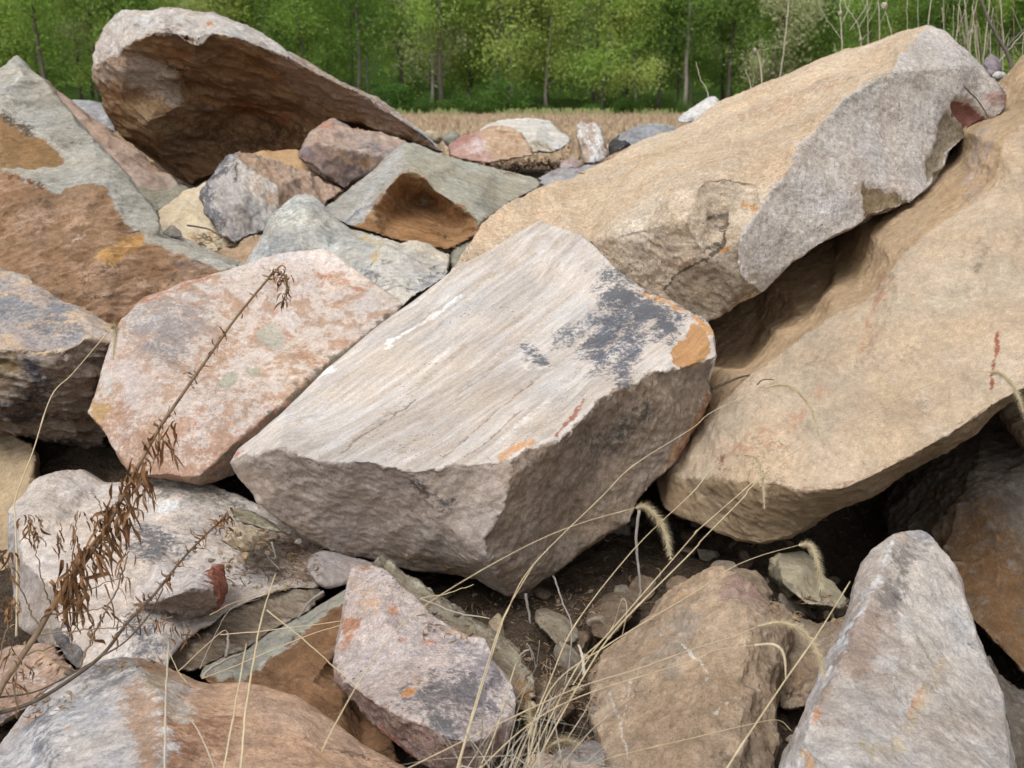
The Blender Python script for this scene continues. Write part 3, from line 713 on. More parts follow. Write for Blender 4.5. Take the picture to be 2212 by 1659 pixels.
rock('boulder', 'rounded foreground boulder, white lichen-speckled left half and orange-brown right half', 'G', dict(
  t='-160,1640,1.42 0,1510,1.5 60,1420 160,1300,1.56 330,1160 480,1060,1.64 620,1000 740,975,1.70',
  t2='740,975,1.70 860,990 1000,1040,1.68 1200,1120 1290,1140,1.63 1480,1125 1620,1150,1.60 1800,1210 1950,1310,1.55 2100,1420 2212,1500,1.5 H180,1510 H350,1600,1.45 H520,1690,1.4 H650,1900,1.25',
  m='740,975,1.70 800,1030,1.60 870,1080,1.54 980,1200,1.46 1020,1400,1.35 930,1659,1.24 900,2000,1.12',
  b1='900,2000,1.12 300,2000,1.15 -160,1850,1.25 -160,1640,1.42', b2='900,2000,1.12 1600,2000,1.12 2212,2050,1.16 H650,1900,1.25'),
  [('t m b1', (.54, .515, .51), (.43, .40, .395), .9), ('t2 -b2 -m', (.49, .335, .24), (.39, .265, .19), .7)],
  inner='300,1500,1.36 600,1300,1.44 400,1700,1.26 1500,1400,1.42 1900,1600,1.34 1300,1700,1.26', mat='rough', terr=.4, amp=.6, sm=6, thk=.5, vox=1.9, wob=4.5,
  stains=[('line', '250,1350 260,1500', 100, (.17, .17, .185), .74), ('line', '550,1200 700,1050', 100, (.20, .20, .215), .72), ('line', '400,1300 600,1250', 110, (.33, .33, .345), .7), ('line', '420,1390 410,1420', 30, (.50, .35, .26), .7),
          ('poly', '860,1090 950,1075 1040,1090 1080,1120 1000,1170 900,1185 860,1140', 9, (.36, .30, .22), .9), ('line', '1100,1400 1350,1450 1150,1600', 130, (.27, .145, .09), .62), ('line', '940,990 1100,1060 ', 40, (.50, .34, .24), .65),
          ('line', '1300,1280 1700,1450 2000,1600', 60, (.53, .34, .22), .5), ('line', '220,1560 200,1640', 60, (.24, .25, .29), .55), ('line', '650,1480 700,1600', 70, (.33, .32, .34), .55), ('line', '1500,1500 1900,1650', 50, (.30, .18, .12), .45),
          ('line', '60,1420 250,1290', 24, (.42, .29, .22), .6), ('line', '830,1200 900,1500', 90, (.36, .25, .18), .8), ('line', '960,1480 900,1640', 70, (.33, .21, .14), .8), ('line', '1060,1180 1130,1330', 70, (.50, .46, .43), .75)])

# ---- right foreground
rock('boulder', 'blocky warm brown rock in the foreground right of the grass clump', 'I', dict(
  t='370,415,1.95 300,425 200,465,1.97 100,520 0,590,1.96 H1950,680,1.95 H1800,850,1.93 H1650,980 H1600,1060,1.86 H1570,1110,1.84',
  l='H1570,1110,1.84 H1580,1200 H1570,1300,1.76 H1600,1420 H1620,1500,1.67 H1635,1600 H1640,1750,1.58 100,1900,1.48 500,1900,1.48 680,1700,1.58',
  r='680,1700,1.58 720,1520,1.65 738,1300,1.72 745,1150,1.76 790,1000 820,850,1.86 815,745,1.88 720,680,1.88 600,580,1.90 500,520 450,480 370,415,1.95'),
  [('t l r', (.37, .285, .21), (.305, .23, .165), .9)], inner='300,900,1.74 200,1300,1.62 500,1100,1.68 500,800,1.76 500,1500,1.56 50,1000,1.76 660,1250,1.70 650,800,1.80',
  mat='rough', terr=1.0, amp=1.0, thk=.45, sm=3,
  stains=[('line', '600,600 450,560', 80, (.26, .18, .15), .72), ('line', '0,1000 150,700', 90, (.30, .26, .22), .7), ('line', '450,1250 600,1400', 90, (.40, .32, .24), .5),
          ('line', '370,1560 500,1620', 50, (.15, .12, .085), .7, .01), ('line', '100,880 250,1050', 9, (.56, .53, .50), .8), ('line', '230,1080 260,1100', 14, (.56, .53, .50), .8), ('line', '330,1300 400,1240', 9, (.56, .53, .50), .8),
          ('line', 'H1760,1420 H1800,1250 H1830,1130', 8, (.55, .53, .52), .7), ('line', 'H1700,1180 H1760,1420 H1810,1600', 7, (.50, .48, .46), .7), ('line', '0,620 200,480', 40, (.44, .30, .19), .5)])
rock('stone', 'brown stone tucked behind the blocky foreground rock', 'I', dict(
  o='640,640,2.02 720,650,2.05 820,710 960,775,2.05 1060,740 1150,700,2.05 1120,950,1.9 1000,1150,1.82 880,1290,1.78 820,1305 740,1310,1.80 680,1250,1.86 600,900,1.95'),
  [('o', (.32, .26, .20), (.26, .195, .14), 1.1)], mat='rough', thk=.25, dome=.03, stains=[('line', '760,1200 900,1190', 16, (.09, .06, .045), .7)])
rock('stone', 'rounded brown stone just behind the peak of the blocky foreground rock', 'I', dict(
  o='420,440,2.12 470,435 560,440,2.16 610,480 640,530 680,585,2.08 640,660,2.03 520,600,2.03 450,520'), [('o', (.29, .23, .17), (.22, .17, .12))], mat='rough', thk=.12, dome=.02)
rock('stone', 'small dim stone in the soil left of the rounded brown stone', 'I', dict(
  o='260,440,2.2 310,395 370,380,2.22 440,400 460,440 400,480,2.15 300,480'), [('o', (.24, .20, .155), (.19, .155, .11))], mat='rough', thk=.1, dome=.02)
rock('stone', 'angular greenish-buff stone in the gap beneath the curved tan boulder', 'I', dict(
  t='640,372,2.22 700,345 760,332 850,320,2.3 900,350 930,400 1000,490 1060,530,2.2 1130,630,2.13 1105,685,2.1 1000,665 950,660,2.08 880,655 800,580,2.1',
  l='800,580,2.1 770,640,2.16 700,560,2.2 640,480,2.24 640,372,2.22', ),
  [('t l', (.39, .35, .26), (.33, .29, .21), .7)], inner='730,520,2.12 850,450,2.17', mat='smooth', thk=.15, dome=.0,
  stains=[('poly', '640,372 660,390 760,510 830,620 780,660 620,500', 12, (.17, .145, .11), 1.0)])
rock('boulder', 'tall tapering bluish-white boulder in the right foreground', 'I', dict(
  l='1500,205,1.83 1400,240 1300,310 1240,370 1200,410,1.74 1180,470 1160,540 1140,640 1110,720,1.66 1050,890,1.60 980,1040 900,1220,1.5 800,1420 680,1659,1.32 550,1950,1.18',
  b='550,1950,1.18 1300,2050,1.08 2200,2050,1.15',
  r='2200,2050,1.15 2170,1659,1.36 2130,1450 2090,1230,1.52 2060,1120 2000,1020,1.58 1970,930 1930,850,1.64 1900,740 1860,640 1830,500,1.74 1790,420 1740,360 1680,280 1640,230 1590,208 1540,204 1500,205,1.83',
  m='1500,205,1.83 1390,270,1.76 1340,420,1.70 1270,600,1.63 1170,790,1.55 1090,940,1.49 960,1180,1.42 820,1480,1.3 720,1750,1.2 640,2000,1.13'),
  [('l b r', (.46, .43, .41), (.37, .33, .305), .8)],
  inner='1395,270,1.75 1350,400,1.70 1290,560,1.64 1190,770,1.565 1100,940,1.50 970,1180,1.42 830,1480,1.30 1600,700,1.63 1500,1000,1.50 1700,1200,1.46 1300,1400,1.35 1700,1600,1.30 1900,1000,1.58 1650,450,1.72 1100,1700,1.2',
  mat='rough', terr=.5, amp=.75, thk=.55, sm=4, vox=1.9,
  stains=[('line', '1390,260 1330,480 1200,720 1060,950', 30, (.56, .57, .61), .62), ('line', '1000,1050 830,1400', 26, (.58, .55, .56), .6), ('line', '1480,330 1420,560 1330,720', 66, (.20, .185, .18), .7),
          ('line', '1580,250 1640,300', 60, (.24, .24, .26), .75), ('line', '1280,760 1150,1000', 100, (.31, .235, .195), .8), ('line', '1440,240 1460,270', 40, (.38, .28, .22), .6), ('line', '1720,1050 1560,1300 1440,1540 1250,1520', 40, (.44, .36, .25), .58),
          ('line', '1600,1190 1530,1330', 24, (.44, .27, .17), .6), ('line', '1010,1150 930,1350', 26, (.50, .27, .17), .62), ('line', '1250,800 1230,780', 24, (.52, .30, .18), .6), ('line', '1400,1000 1500,1250', 90, (.47, .46, .47), .5),
          ('line', '1800,700 1850,900', 50, (.33, .33, .35), .5), ('line', '850,1550 880,1640', 24, (.46, .28, .15), .6), ('line', '1000,1400 1250,1300', 70, (.36, .30, .26), .5), ('line', '1500,700 1480,800', 40, (.52, .52, .55), .5)])

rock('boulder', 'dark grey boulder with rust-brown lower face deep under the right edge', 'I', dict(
  t='Z1930,1010,2.85 Z2010,945,2.85 Z2140,885,2.8 Z2200,870,2.75 Z2310,860,2.6',
  m='Z2140,885,2.8 Z2110,960,2.62 Z2075,1080,2.45 Z2040,1160,2.4 Z2045,1250,2.33 Z2000,1300,2.35',
  l='Z2000,1300,2.35 Z1950,1200,2.6 Z1900,1100,2.8 Z1930,1010,2.85',
  r='Z2310,860,2.6 Z2330,1200,2.35 Z2310,1530,2.15 Z2215,1455,2.18 Z2150,1395 Z2109,1353,2.22 Z2060,1310 Z2000,1300,2.35',
  t1='Z1930,1010,2.85 Z2010,945,2.85 Z2140,885,2.8', t2='Z2140,885,2.8 Z2200,870,2.75 Z2310,860,2.6'),
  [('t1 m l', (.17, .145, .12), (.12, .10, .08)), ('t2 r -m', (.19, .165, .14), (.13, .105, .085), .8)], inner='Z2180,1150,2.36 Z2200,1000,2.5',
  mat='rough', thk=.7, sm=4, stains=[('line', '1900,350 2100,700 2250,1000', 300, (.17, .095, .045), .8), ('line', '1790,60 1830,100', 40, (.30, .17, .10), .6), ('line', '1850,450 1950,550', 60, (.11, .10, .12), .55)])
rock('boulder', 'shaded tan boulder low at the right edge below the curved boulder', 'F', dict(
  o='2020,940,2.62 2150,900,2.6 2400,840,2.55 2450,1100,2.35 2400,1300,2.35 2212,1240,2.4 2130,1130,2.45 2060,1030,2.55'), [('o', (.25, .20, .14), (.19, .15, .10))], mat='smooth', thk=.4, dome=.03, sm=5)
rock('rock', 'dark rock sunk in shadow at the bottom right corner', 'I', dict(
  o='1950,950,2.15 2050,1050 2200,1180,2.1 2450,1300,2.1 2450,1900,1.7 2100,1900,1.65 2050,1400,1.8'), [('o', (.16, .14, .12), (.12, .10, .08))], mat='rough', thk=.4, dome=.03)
rock('stone', 'grey stone at the bottom behind the grass clump', 'H', dict(
  o='1320,1610,1.55 1400,1545 1500,1510,1.62 1620,1490,1.66 1680,1540 1680,1640,1.55 1500,1720,1.48 1350,1690,1.5'), [('o', (.31, .28, .27), (.24, .21, .20))], mat='rough', thk=.15, dome=.02)
rock('stone', 'pinkish flat stone at the bottom centre edge', 'H', dict(
  o='1200,1620,1.42 1240,1570,1.46 1290,1562 1400,1605,1.45 1560,1630 1720,1660,1.45 1900,1720 1850,1900,1.28 1250,1900,1.28'), [('o', (.52, .42, .37), (.44, .33, .27))], mat='rough', thk=.2, dome=.01)
rock('stone', 'grey-green wedge stone standing on the soil below the centre slab', 'H', dict(
  o='1238,760,2.13 1250,690 1310,672,2.18 1370,700 1440,730 1500,790,2.12 1530,850 1500,890,2.07 1400,932,2.03 1380,910 1330,850 1280,800'), [('o', (.31, .27, .21), (.25, .22, .17), .6)], mat='smooth', thk=.12, dome=.015, sm=2)
rock('stone', 'dim brown stone deep in the gap beside the blocky foreground rock', 'H', dict(
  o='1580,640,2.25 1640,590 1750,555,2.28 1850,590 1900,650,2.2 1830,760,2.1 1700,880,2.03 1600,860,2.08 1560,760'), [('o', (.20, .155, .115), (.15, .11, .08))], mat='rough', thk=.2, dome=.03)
rock('stone', 'broken brown stone on the soil at the foot of the blocky foreground rock', 'H', dict(
  o='1240,1110,1.93 1300,1080 1400,1100,1.95 1480,1180 1500,1300,1.82 1400,1380,1.75 1280,1330,1.78 1230,1220'), [('o', (.19, .145, .10), (.14, .10, .07))], mat='rough', thk=.15, dome=.03)

# ---- middle distance
rock('rock', 'roof-shaped grey-green rock with a brown hollow underneath', 'B', dict(
  l='-60,1290,3.65 0,1240 120,1150,3.75 200,1080 280,1010 370,930,3.88 440,870,3.95', ri='440,870,3.95 450,960,3.75 470,1045,3.62',
  h1='470,1045,3.62 420,1060 350,1140,3.58 250,1280 120,1390,3.5', e1='120,1390,3.5 0,1350,3.55 -60,1290,3.65',
  r='440,870,3.95 520,880 620,930,3.98 800,985 1000,1030,4.05 1150,1070 1260,1095,4.05 1285,1140,4.0 1100,1240,3.85 1020,1310,3.75 940,1350,3.6',
  h2='940,1350,3.6 860,1310,3.57 760,1240 640,1180,3.6 560,1080 520,1055 470,1045,3.62',
  b='120,1390,3.5 300,1450,3.5 500,1500,3.5 600,1515 720,1535,3.52 800,1490 890,1440,3.55 940,1350,3.6'),
  [('l ri h1 e1', (.40, .38, .35), (.33, .315, .28)), ('r h2 -ri', (.39, .38, .32), (.33, .32, .27), .8), ('-h1 -h2 -b', (.33, .19, .095), (.24, .13, .06), .9)],
  inner='480,1250,3.80 700,1350,3.74 600,1230,3.84 400,1330,3.68 800,1420,3.66', mat='rough', strata=(.25, .5, .85), sk=4, terr=.6, amp=.7, thk=.9, sm=2,
  stains=[('line', '470,1045 580,1150 560,1250', 30, (.33, .29, .20), .6), ('line', '420,920 200,1230 80,1350', 26, (.46, .45, .45), .6), ('line', '560,1060 800,1260 930,1350', 26, (.47, .46, .38), .6), ('line', '60,1370 180,1280', 14, (.20, .21, .24), .7),
          ('line', '700,1240 900,1340', 16, (.13, .10, .05), .6)])
rock('rock', 'block of pinkish-brown rock with a dusky front below the overhanging boulder', 'B', dict(
  t='A1850,890,4.4 A1900,800,4.5 A1950,760 A2040,725,4.62 130,790,4.65 240,800 400,840 490,880,4.7 440,960,4.55', c='440,960,4.55 350,960,4.48 200,935,4.42 0,900,4.37 A1930,850 A1850,890,4.4',
  b='440,960,4.55 300,1020,4.47 150,1115 90,1168,4.42 0,1130 A1960,1050,4.37 A1880,1000 A1822,975,4.4 A1850,890,4.4'),
  [('t c', (.42, .31, .25), (.34, .275, .24)), ('-c b', (.30, .215, .18), (.20, .15, .135), 1.1)], mat='rough', thk=.6,
  stains=[('line', '200,870 380,940', 26, (.19, .19, .21), .66), ('line', 'A1960,780 A2040,740', 26, (.42, .20, .15), .6), ('line', '0,960 150,1000 300,990', 30, (.38, .24, .13), .6), ('line', 'A1850,930 A1900,960', 44, (.22, .18, .20), .6)])
rock('slab', 'tan slab partly covered by the black and white rock', 'A', dict(
  o='1540,935,4.62 1600,920 1700,925 1840,908,4.8 1870,990,4.7 1930,1050 2010,1110,4.55 2120,1175,4.45 2050,1240,4.4 1800,1180,4.4 1540,1020,4.5'), [('o', (.55, .38, .22), (.49, .32, .18), .6)], mat='smooth', thk=.3, dome=.01)
rock('rock', 'black and white streaked rock with a brown sloping back', 'A', dict(
  t='1450,918,4.15 1540,940 1700,980,4.3 1900,1060 2115,1172,4.42 2050,1220 2000,1257,4.3 1950,1300,4.15', m='1450,918,4.15 1480,965,4.03 1620,1060,3.98 1700,1140 1720,1250,3.95 1700,1380,3.92', 
  hb='1950,1300,4.15 1800,1400,4.0 1700,1380,3.92',
  f='1700,1380,3.92 1560,1450,3.9 1500,1490 1440,1505,3.85 1380,1470 1330,1440,3.86 1300,1350 1250,1290,3.93 1225,1200,4.0 1240,1150 1260,1110,4.0 1330,1020,4.05 1400,945 1450,918,4.15'),
  [('t hb -m', (.42, .29, .21), (.36, .27, .22)), ('m f', (.50, .475, .46), (.38, .355, .34))], inner='1450,1250,3.88', mat='rough', thk=.55, strata=(.8, .3, .3), sk=2.5,
  stains=[('line', '1400,950 1270,1100 1240,1250 1310,1350', 60, (.11, .11, .13), .70), ('line', '1450,1000 1440,1100', 16, (.05, .045, .05), .75), ('line', '1480,930 1640,1050', 40, (.30, .22, .15), .6),
          ('line', '1600,1130 1680,1230', 60, (.42, .26, .13), .6), ('line', '1380,1300 1450,1450', 60, (.30, .29, .33), .55), ('line', '1330,1050 1400,1000', 30, (.35, .22, .16), .6)])
rock('stone', 'cream-coloured stone left of the black and white rock', 'A', dict(
  o='955,1300,4.0 1040,1220 1150,1160 1270,1110,4.35 1400,1150,4.3 1500,1300,4.1 1450,1510,3.9 1380,1540 1230,1545,3.8 1100,1500 1000,1430,3.88 975,1360'), [('o', (.64, .55, .41), (.56, .46, .32), .7)],
  mat='smooth', thk=.5, dome=.03, stains=[('line', '1130,1480 1300,1440', 36, (.50, .35, .19), .6), ('line', '1215,1270 1225,1360', 6, (.3, .24, .17), .5)])
rock('stone', 'tiny grey pointed stone on the ledge beside the cream-coloured stone', 'A', dict(
  o='995,1422,3.74 1030,1390 1060,1373,3.8 1095,1400 1130,1455,3.74 1080,1470,3.70 1010,1452'), [('o', (.30, .275, .24), (.25, .22, .19))], mat='rough', thk=.1, dome=.02)
rock('stone', 'tan-brown stone peeping out left of the grey lichen-covered rock', 'A', dict(
  o='1200,1560,3.7 1400,1530,3.75 1500,1460 1580,1420,3.8 1650,1450 1620,1600,3.5 1500,1720,3.35 1300,1650,3.5'), [('o', (.44, .32, .22), (.37, .26, .17))], mat='rough', thk=.2, dome=.01)
rock('rock', 'grey lichen-covered rock with a pale cracked right end', 'A', dict(
  t='1480,1660,3.15 1540,1560 1600,1440,3.3 1660,1320 1720,1260,3.45 1800,1200 1870,1175,3.56 1930,1200 2000,1280,3.5 B0,1330,3.45 B120,1390 B250,1430,3.42',
  m='B250,1430,3.42 B310,1500,3.24 B250,1600,3.16 E235,130,3.1 E300,330,3.0',
  t2='B250,1430,3.42 B420,1490 B480,1465,3.42 B560,1480 B650,1530,3.36 B726,1556,3.32 E722,130,3.12 E700,175 E600,240 E500,290,2.97 E440,360,2.95 E300,330,3.0',
  b='E300,330,3.0 Z760,640,3.02 Z640,620,3.05 1480,1660,3.15'),
  [('t m b', (.44, .435, .41), (.33, .33, .315)), ('t2 -m', (.50, .48, .44), (.44, .41, .37), .7)], inner='1850,1400,3.26 1700,1500,3.2 B450,1580,3.2 B0,1500,3.3 2050,1450,3.34', mat='rough', thk=.6, amp=.9,
  stains=[('line', '1720,1290 1900,1350', 70, (.62, .62, .58), .62), ('line', '1680,1500 1800,1550', 70, (.22, .235, .25), .6), ('line', '1560,1560 1620,1480', 50, (.50, .53, .58), .55), ('line', '1900,1450 2050,1550', 60, (.50, .51, .48), .55),
          ('line', 'B150,1420 B300,1490 B260,1560', 22, (.47, .36, .18), .7), ('line', 'B350,1480 B480,1480 B700,1570', 24, (.62, .55, .43), .6), ('line', 'E540,220 E700,160', 50, (.27, .26, .27), .7), ('line', 'B310,1500 B240,1590 E235,130', 7, (.10, .08, .06), .6)])
rock('stone', 'rounded grey stone squeezed between the roof-shaped rock and the leaning slab', 'B', dict(
  o='725,1560,3.55 750,1510 800,1475 850,1455,3.65 900,1462 900,1540,3.5 850,1620,3.42 760,1680,3.38 725,1640'), [('o', (.29, .285, .24), (.24, .23, .19), .6)], mat='rough', thk=.2, dome=.03)
rock('boulder', 'pinkish-tan sloping boulder behind the grey-green left boulder', 'A', dict(
  o='250,490,4.6 300,500 360,560,4.7 430,612 500,680 560,735,4.65 650,780 740,860,4.65 850,930 950,1010,4.62 1080,1110,4.55 1150,1180,4.45 1000,1280,4.3 850,1200 700,1120,4.25 500,900,4.35 300,700,4.45 220,560'),
  [('o', (.44, .33, .265), (.37, .27, .215), .8)], inner='700,950,4.45 900,1100,4.42', mat='smooth', thk=.6,
  stains=[('line', '780,950 900,1000', 50, (.25, .185, .14), .6), ('line', '900,990 1050,1080', 26, (.33, .17, .09), .5), ('line', '980,1100 1070,1120', 40, (.38, .34, .28), .5)])
rock('stone', 'blue-grey stone showing left of the overhanging boulder', 'A', dict(
  o='400,605,5.3 520,612 630,632,5.35 720,700 720,820,5.1 640,790 560,740 480,700,5.15'), [('o', (.42, .42, .43), (.34, .345, .37), .8)], mat='rough', thk=.3, dome=.02)
rock('stone', 'dull green-grey stone in the hollow below the pinkish-tan sloping boulder', 'A', dict(
  o='820,1130,4.28 950,1168,4.3 1100,1128,4.32 1175,1158,4.3 1100,1240,4.15 960,1300,4.05 880,1260,4.1'), [('o', (.29, .275, .215), (.24, .22, .17))], mat='rough', thk=.3, dome=.02)
rock('rock', 'low white rock at the far edge of the pile before the stubble field', 'B', dict(
  o='880,810,6.6 980,750 1060,730,6.75 1200,726 1330,735,6.75 1390,790 1450,838,6.6 1475,872 1430,905 1360,938,6.4 1280,930 1180,960,6.3 1000,960,6.3'), [('o', (.62, .60, .57), (.52, .50, .45), .8)],
  inner='1250,800,6.5 1050,860,6.4', mat='rough', strata=(.1, .4, .9), sk=4, thk=.6, stains=[('line', '1230,880 1280,890 1350,930', 20, (.38, .28, .15), .7), ('line', '1240,935 1330,945', 16, (.20, .15, .08), .6)])
rock('rock', 'pink and tan angular rock in front of the low white far rock', 'B', dict(
  t='710,890,6.15 800,830 900,800,6.35', t2='900,800,6.35 1000,765,6.4 1110,775 1180,830,6.3 1225,900 1242,950,6.1 1100,980 960,1005,6.0', m='900,800,6.35 935,880,6.12 1000,985,6.0 960,1005,6.0', b='960,1005,6.0 850,985 710,955,6.0 710,890,6.15'),
  [('t m b', (.46, .32, .29), (.38, .24, .20)), ('t2 -m', (.50, .38, .28), (.44, .30, .20))], mat='rough', thk=.6,
  stains=[('line', '860,890 890,900', 44, (.58, .50, .48), .6), ('line', '1000,780 1150,870', 14, (.30, .17, .10), .5), ('line', '760,870 830,830', 30, (.34, .16, .15), .6)])
rock('stone', 'upright brown and white stone standing like a post at the back', 'B', dict(
  o='1500,770,5.85 1515,745 1532,733,5.9 1555,770 1575,765 1605,733,5.9 1650,780 1675,860,5.8 1700,960,5.7 1660,990 1610,1012,5.6 1550,1012,5.6 1525,930,5.7 1495,850'), [('o', (.42, .34, .28), (.33, .25, .20))], mat='rough', thk=.3, dome=.04, strata=(1, .2, .2), sk=3,
  stains=[('line', '1530,745 1560,850 1600,880', 34, (.66, .64, .64), .66), ('line', '1640,770 1650,900 1620,1000', 30, (.68, .67, .67), .72)])
rock('stone', 'blue-grey stone with a black broken end behind the leaning slab', 'B', dict(
  t='1760,825,6.1 1850,778,6.15 1950,750 2090,765,6.25 2180,800,6.2 2100,880,6.05 1950,920,6.0 1832,897,5.95', m='1832,897,5.95 1810,850,5.98 1760,825,6.1', l='1760,825,6.1 1690,875,6.05 1695,955,5.88 1760,930,5.86 1832,897,5.95'),
  [('t m', (.30, .31, .33), (.23, .235, .25)), ('l m', (.045, .045, .05), (.07, .065, .07))], mat='rough', thk=.4)
rock('stone', 'small white stone perched on the skyline left of the leaning slab', 'C', dict(
  o='75,742,5.0 115,695 200,640 270,590,5.2 320,585 358,622,5.1 330,680 200,760,4.95 120,760,4.9'), [('o', (.62, .61, .60), (.52, .51, .50))], mat='rough', thk=.25, dome=.03, stains=[('line', '90,735 200,730', 16, (.20, .20, .20), .6)])
rock('stone', 'low blue-grey stone at the back edge of the leaning slab', 'B', dict(
  o='1262,1090,5.0 1350,1050 1450,1020,5.1 1560,1013 1640,1000,5.1 1700,1020 1600,1100,4.85 1450,1160 1290,1150,4.7'), [('o', (.36, .35, .36), (.29, .285, .30))], mat='rough', thk=.3, dome=.03)
rock('stone', 'small greenish round stone beside the tail of the overhanging boulder', 'B', dict(
  o='680,860,7 695,820 730,803 775,812 800,850 785,890 740,910 700,895'), [('o', (.27, .28, .24), (.22, .225, .19))], mat='rough', thk=.3, dome=.05)
rock('stone', 'small buff stone behind the tail end of the overhanging boulder', 'B', dict(
  o='560,810,7.4 600,795 660,810 690,850 650,890 600,880'), [('o', (.42, .36, .25), (.36, .30, .20))], mat='rough', thk=.3, dome=.05)
rock('stone', 'pink-grey stone in the leaf litter right of the pink and tan angular rock', 'B', dict(
  o='1390,1010,5.6 1440,975 1480,963,5.7 1530,985 1540,1020 1480,1050,5.5 1400,1040'), [('o', (.42, .34, .33), (.34, .27, .26))], mat='rough', thk=.2, dome=.03)
rock('rock', 'dusky purple rock against the trees between the slab and the right edge', 'C', dict(
  o='1955,390,4.6 1985,345 2020,325,4.65 2060,360 2080,420,4.6 2060,470 2000,480,4.5'), [('o', (.27, .235, .26), (.20, .17, .19))], mat='rough', thk=.3, dome=.04)
rock('stone', 'little white stone at the foot of the dusky purple rock', 'C', dict(
  o='2010,460,4.4 2040,435 2090,440 2110,470 2060,500 2020,490'), [('o', (.52, .51, .52), (.42, .41, .42))], mat='rough', thk=.12, dome=.02)
# ------------------------------------------------------------------ ground, field, hills
def soil_z(x, y):
    """height of the earth bank the rocks lie on"""
    prof = [(-3, .0), (-1.0, .35), (.3, .50), (2.4, .52), (3.2, .66), (5, .92), (7, 1.12), (9, 1.05), (12, .45), (15, 0.0)]
    z = 0.0
    for (a, za), (b, zb) in zip(prof, prof[1:]):
        if a <= y <= b:
            t = (y - a) / (b - a); t = t * t * (3 - 2 * t); z = za + (zb - za) * t
    if y < 3.2:
        z -= .30 * min(1, max(0, (x - .62) / .35)) * min(1, max(0, (3.2 - y) / .6))
    e = max(0.0, 1 - max(0, abs(x) - 6) / 5.0)
    return z * e

def ground_mat():
    m, nt, b = mk_mat('field_earth', 0.97, 0.1)
    tc = nt.nodes.new('ShaderNodeTexCoord').outputs['Object']
    n1 = noise_n(nt, tc, 0.9, 8, 0.7); n2 = noise_n(nt, tc, 9, 8, 0.7); n3 = noise_n(nt, tc, 0.06, 4)
    c = mixc(nt, maprange(nt, n1, .38, .62), (.17, .115, .075), (.25, .18, .115))
    c = mixc(nt, maprange(nt, n2, .4, .6), c, (.29, .22, .15))
    c = mixc(nt, maprange(nt, n3, .45, .6, 0, .5), c, (.19, .13, .09))
    nt.links.new(c, b.inputs['Base Color'])
    bp = nd(nt, 'ShaderNodeBump', Strength=.8, Distance=.1); nt.links.new(n2, bp.inputs['Height']); nt.links.new(bp.outputs[0], b.inputs['Normal'])
    return m

def soil_mat():
    m, nt, b = mk_mat('pile_soil', 0.97, 0.1)
    tc = nt.nodes.new('ShaderNodeTexCoord').outputs['Object']
    n1 = noise_n(nt, tc, 6, 9, .7, .3); n2 = noise_n(nt, tc, 60, 8, .7); n3 = noise_n(nt, tc, 220, 4, .6)
    c = mixc(nt, maprange(nt, n1, .4, .6), (.13, .098, .07), (.085, .062, .045))
    c = mixc(nt, maprange(nt, n2, .52, .66), c, (.19, .145, .10))
    c = scalecol(nt, c, maprange(nt, n3, .3, .7, .55, 1.45))
    nt.links.new(c, b.inputs['Base Color'])
    h = mathn(nt, 'MULTIPLY_ADD', n3, .4, n2)
    bp = nd(nt, 'ShaderNodeBump', Strength=1.0, Distance=.02); nt.links.new(h, bp.inputs['Height']); nt.links.new(bp.outputs[0], b.inputs['Normal'])
    return m

GM = ground_mat()
# flat ground reaching the horizon, rising gently to the wood on the right
vs = [(-900, -200, 0), (900, -200, 0), (900, 1200, 0), (-900, 1200, 0)]
g = new_mesh_obj('ground', vs, [(0, 1, 2, 3)], GM); tag(g, kind='structure')

def grid_obj(name, x0, x1, y0, y1, step, zf, mat):
    nx = int((x1 - x0) / step) + 1; ny = int((y1 - y0) / step) + 1
    X, Y = np.meshgrid(np.linspace(x0, x1, nx), np.linspace(y0, y1, ny))
    Z = zf(X.ravel(), Y.ravel())
    V = np.stack([X.ravel(), Y.ravel(), Z], 1)
    i = np.arange(nx * ny).reshape(ny, nx)
    F = np.stack([i[:-1, :-1].ravel(), i[:-1, 1:].ravel(), i[1:, 1:].ravel(), i[1:, :-1].ravel()], 1)
    return new_mesh_obj(name, V.tolist(), F.tolist(), mat, smooth=True)

def soil_field(X, Y):
    base = np.array([soil_z(x, y) for x, y in zip(X, Y)])
    p = np.stack([X, Y, X * 0], 1)
    n = fbm(p * 2.2, 4, 3) * .05 + fbm(p * 14, 4, 8, .6) * .034 + fbm(p * 45, 3, 11, .6, ridged=True) * .008
    return base + n * np.clip(base * 8, 0, 1) - (base < .01) * .02
SM = soil_mat()
so = grid_obj('soil_bank', -10, 10, 3.05, 15.5, .06, soil_field, SM); tag(so, kind='structure')
so = grid_obj('soil_bank', -2.4, 2.4, .2, 3.1, .0095, soil_field, SM); tag(so, kind='structure')

# wooded hill behind the field
def hill_mat():
    m, nt, b = mk_mat('hill_woodland_floor', 0.98, 0.05)
    tc = nt.nodes.new('ShaderNodeTexCoord').outputs['Object']
    n1 = noise_n(nt, tc, .35, 8, .75)
    c = mixc(nt, maprange(nt, n1, .4, .6), (.030, .055, .014), (.06, .10, .022))
    nt.links.new(c, b.inputs['Base Color'])
    return m
def hill_z(X, Y):
    t = np.clip((Y - 128) / 260, 0, 1)
    side = 1.0 - .62 * np.exp(-((X - (Y) * .32) / (Y * .10)) ** 2)
    return (t * t * (3 - 2 * t)) * 85 * side * (1 + .12 * np.sin(X * .013 + 2)) + fbm(np.stack([X, Y, X * 0], 1) * .02, 3, 5) * 4 * np.clip(t * 6, 0, 1) - .5 * (Y < 127) - .02
hi = grid_obj('hills', -340, 340, 122, 420, 6, hill_z, hill_mat()); tag(hi, kind='structure')

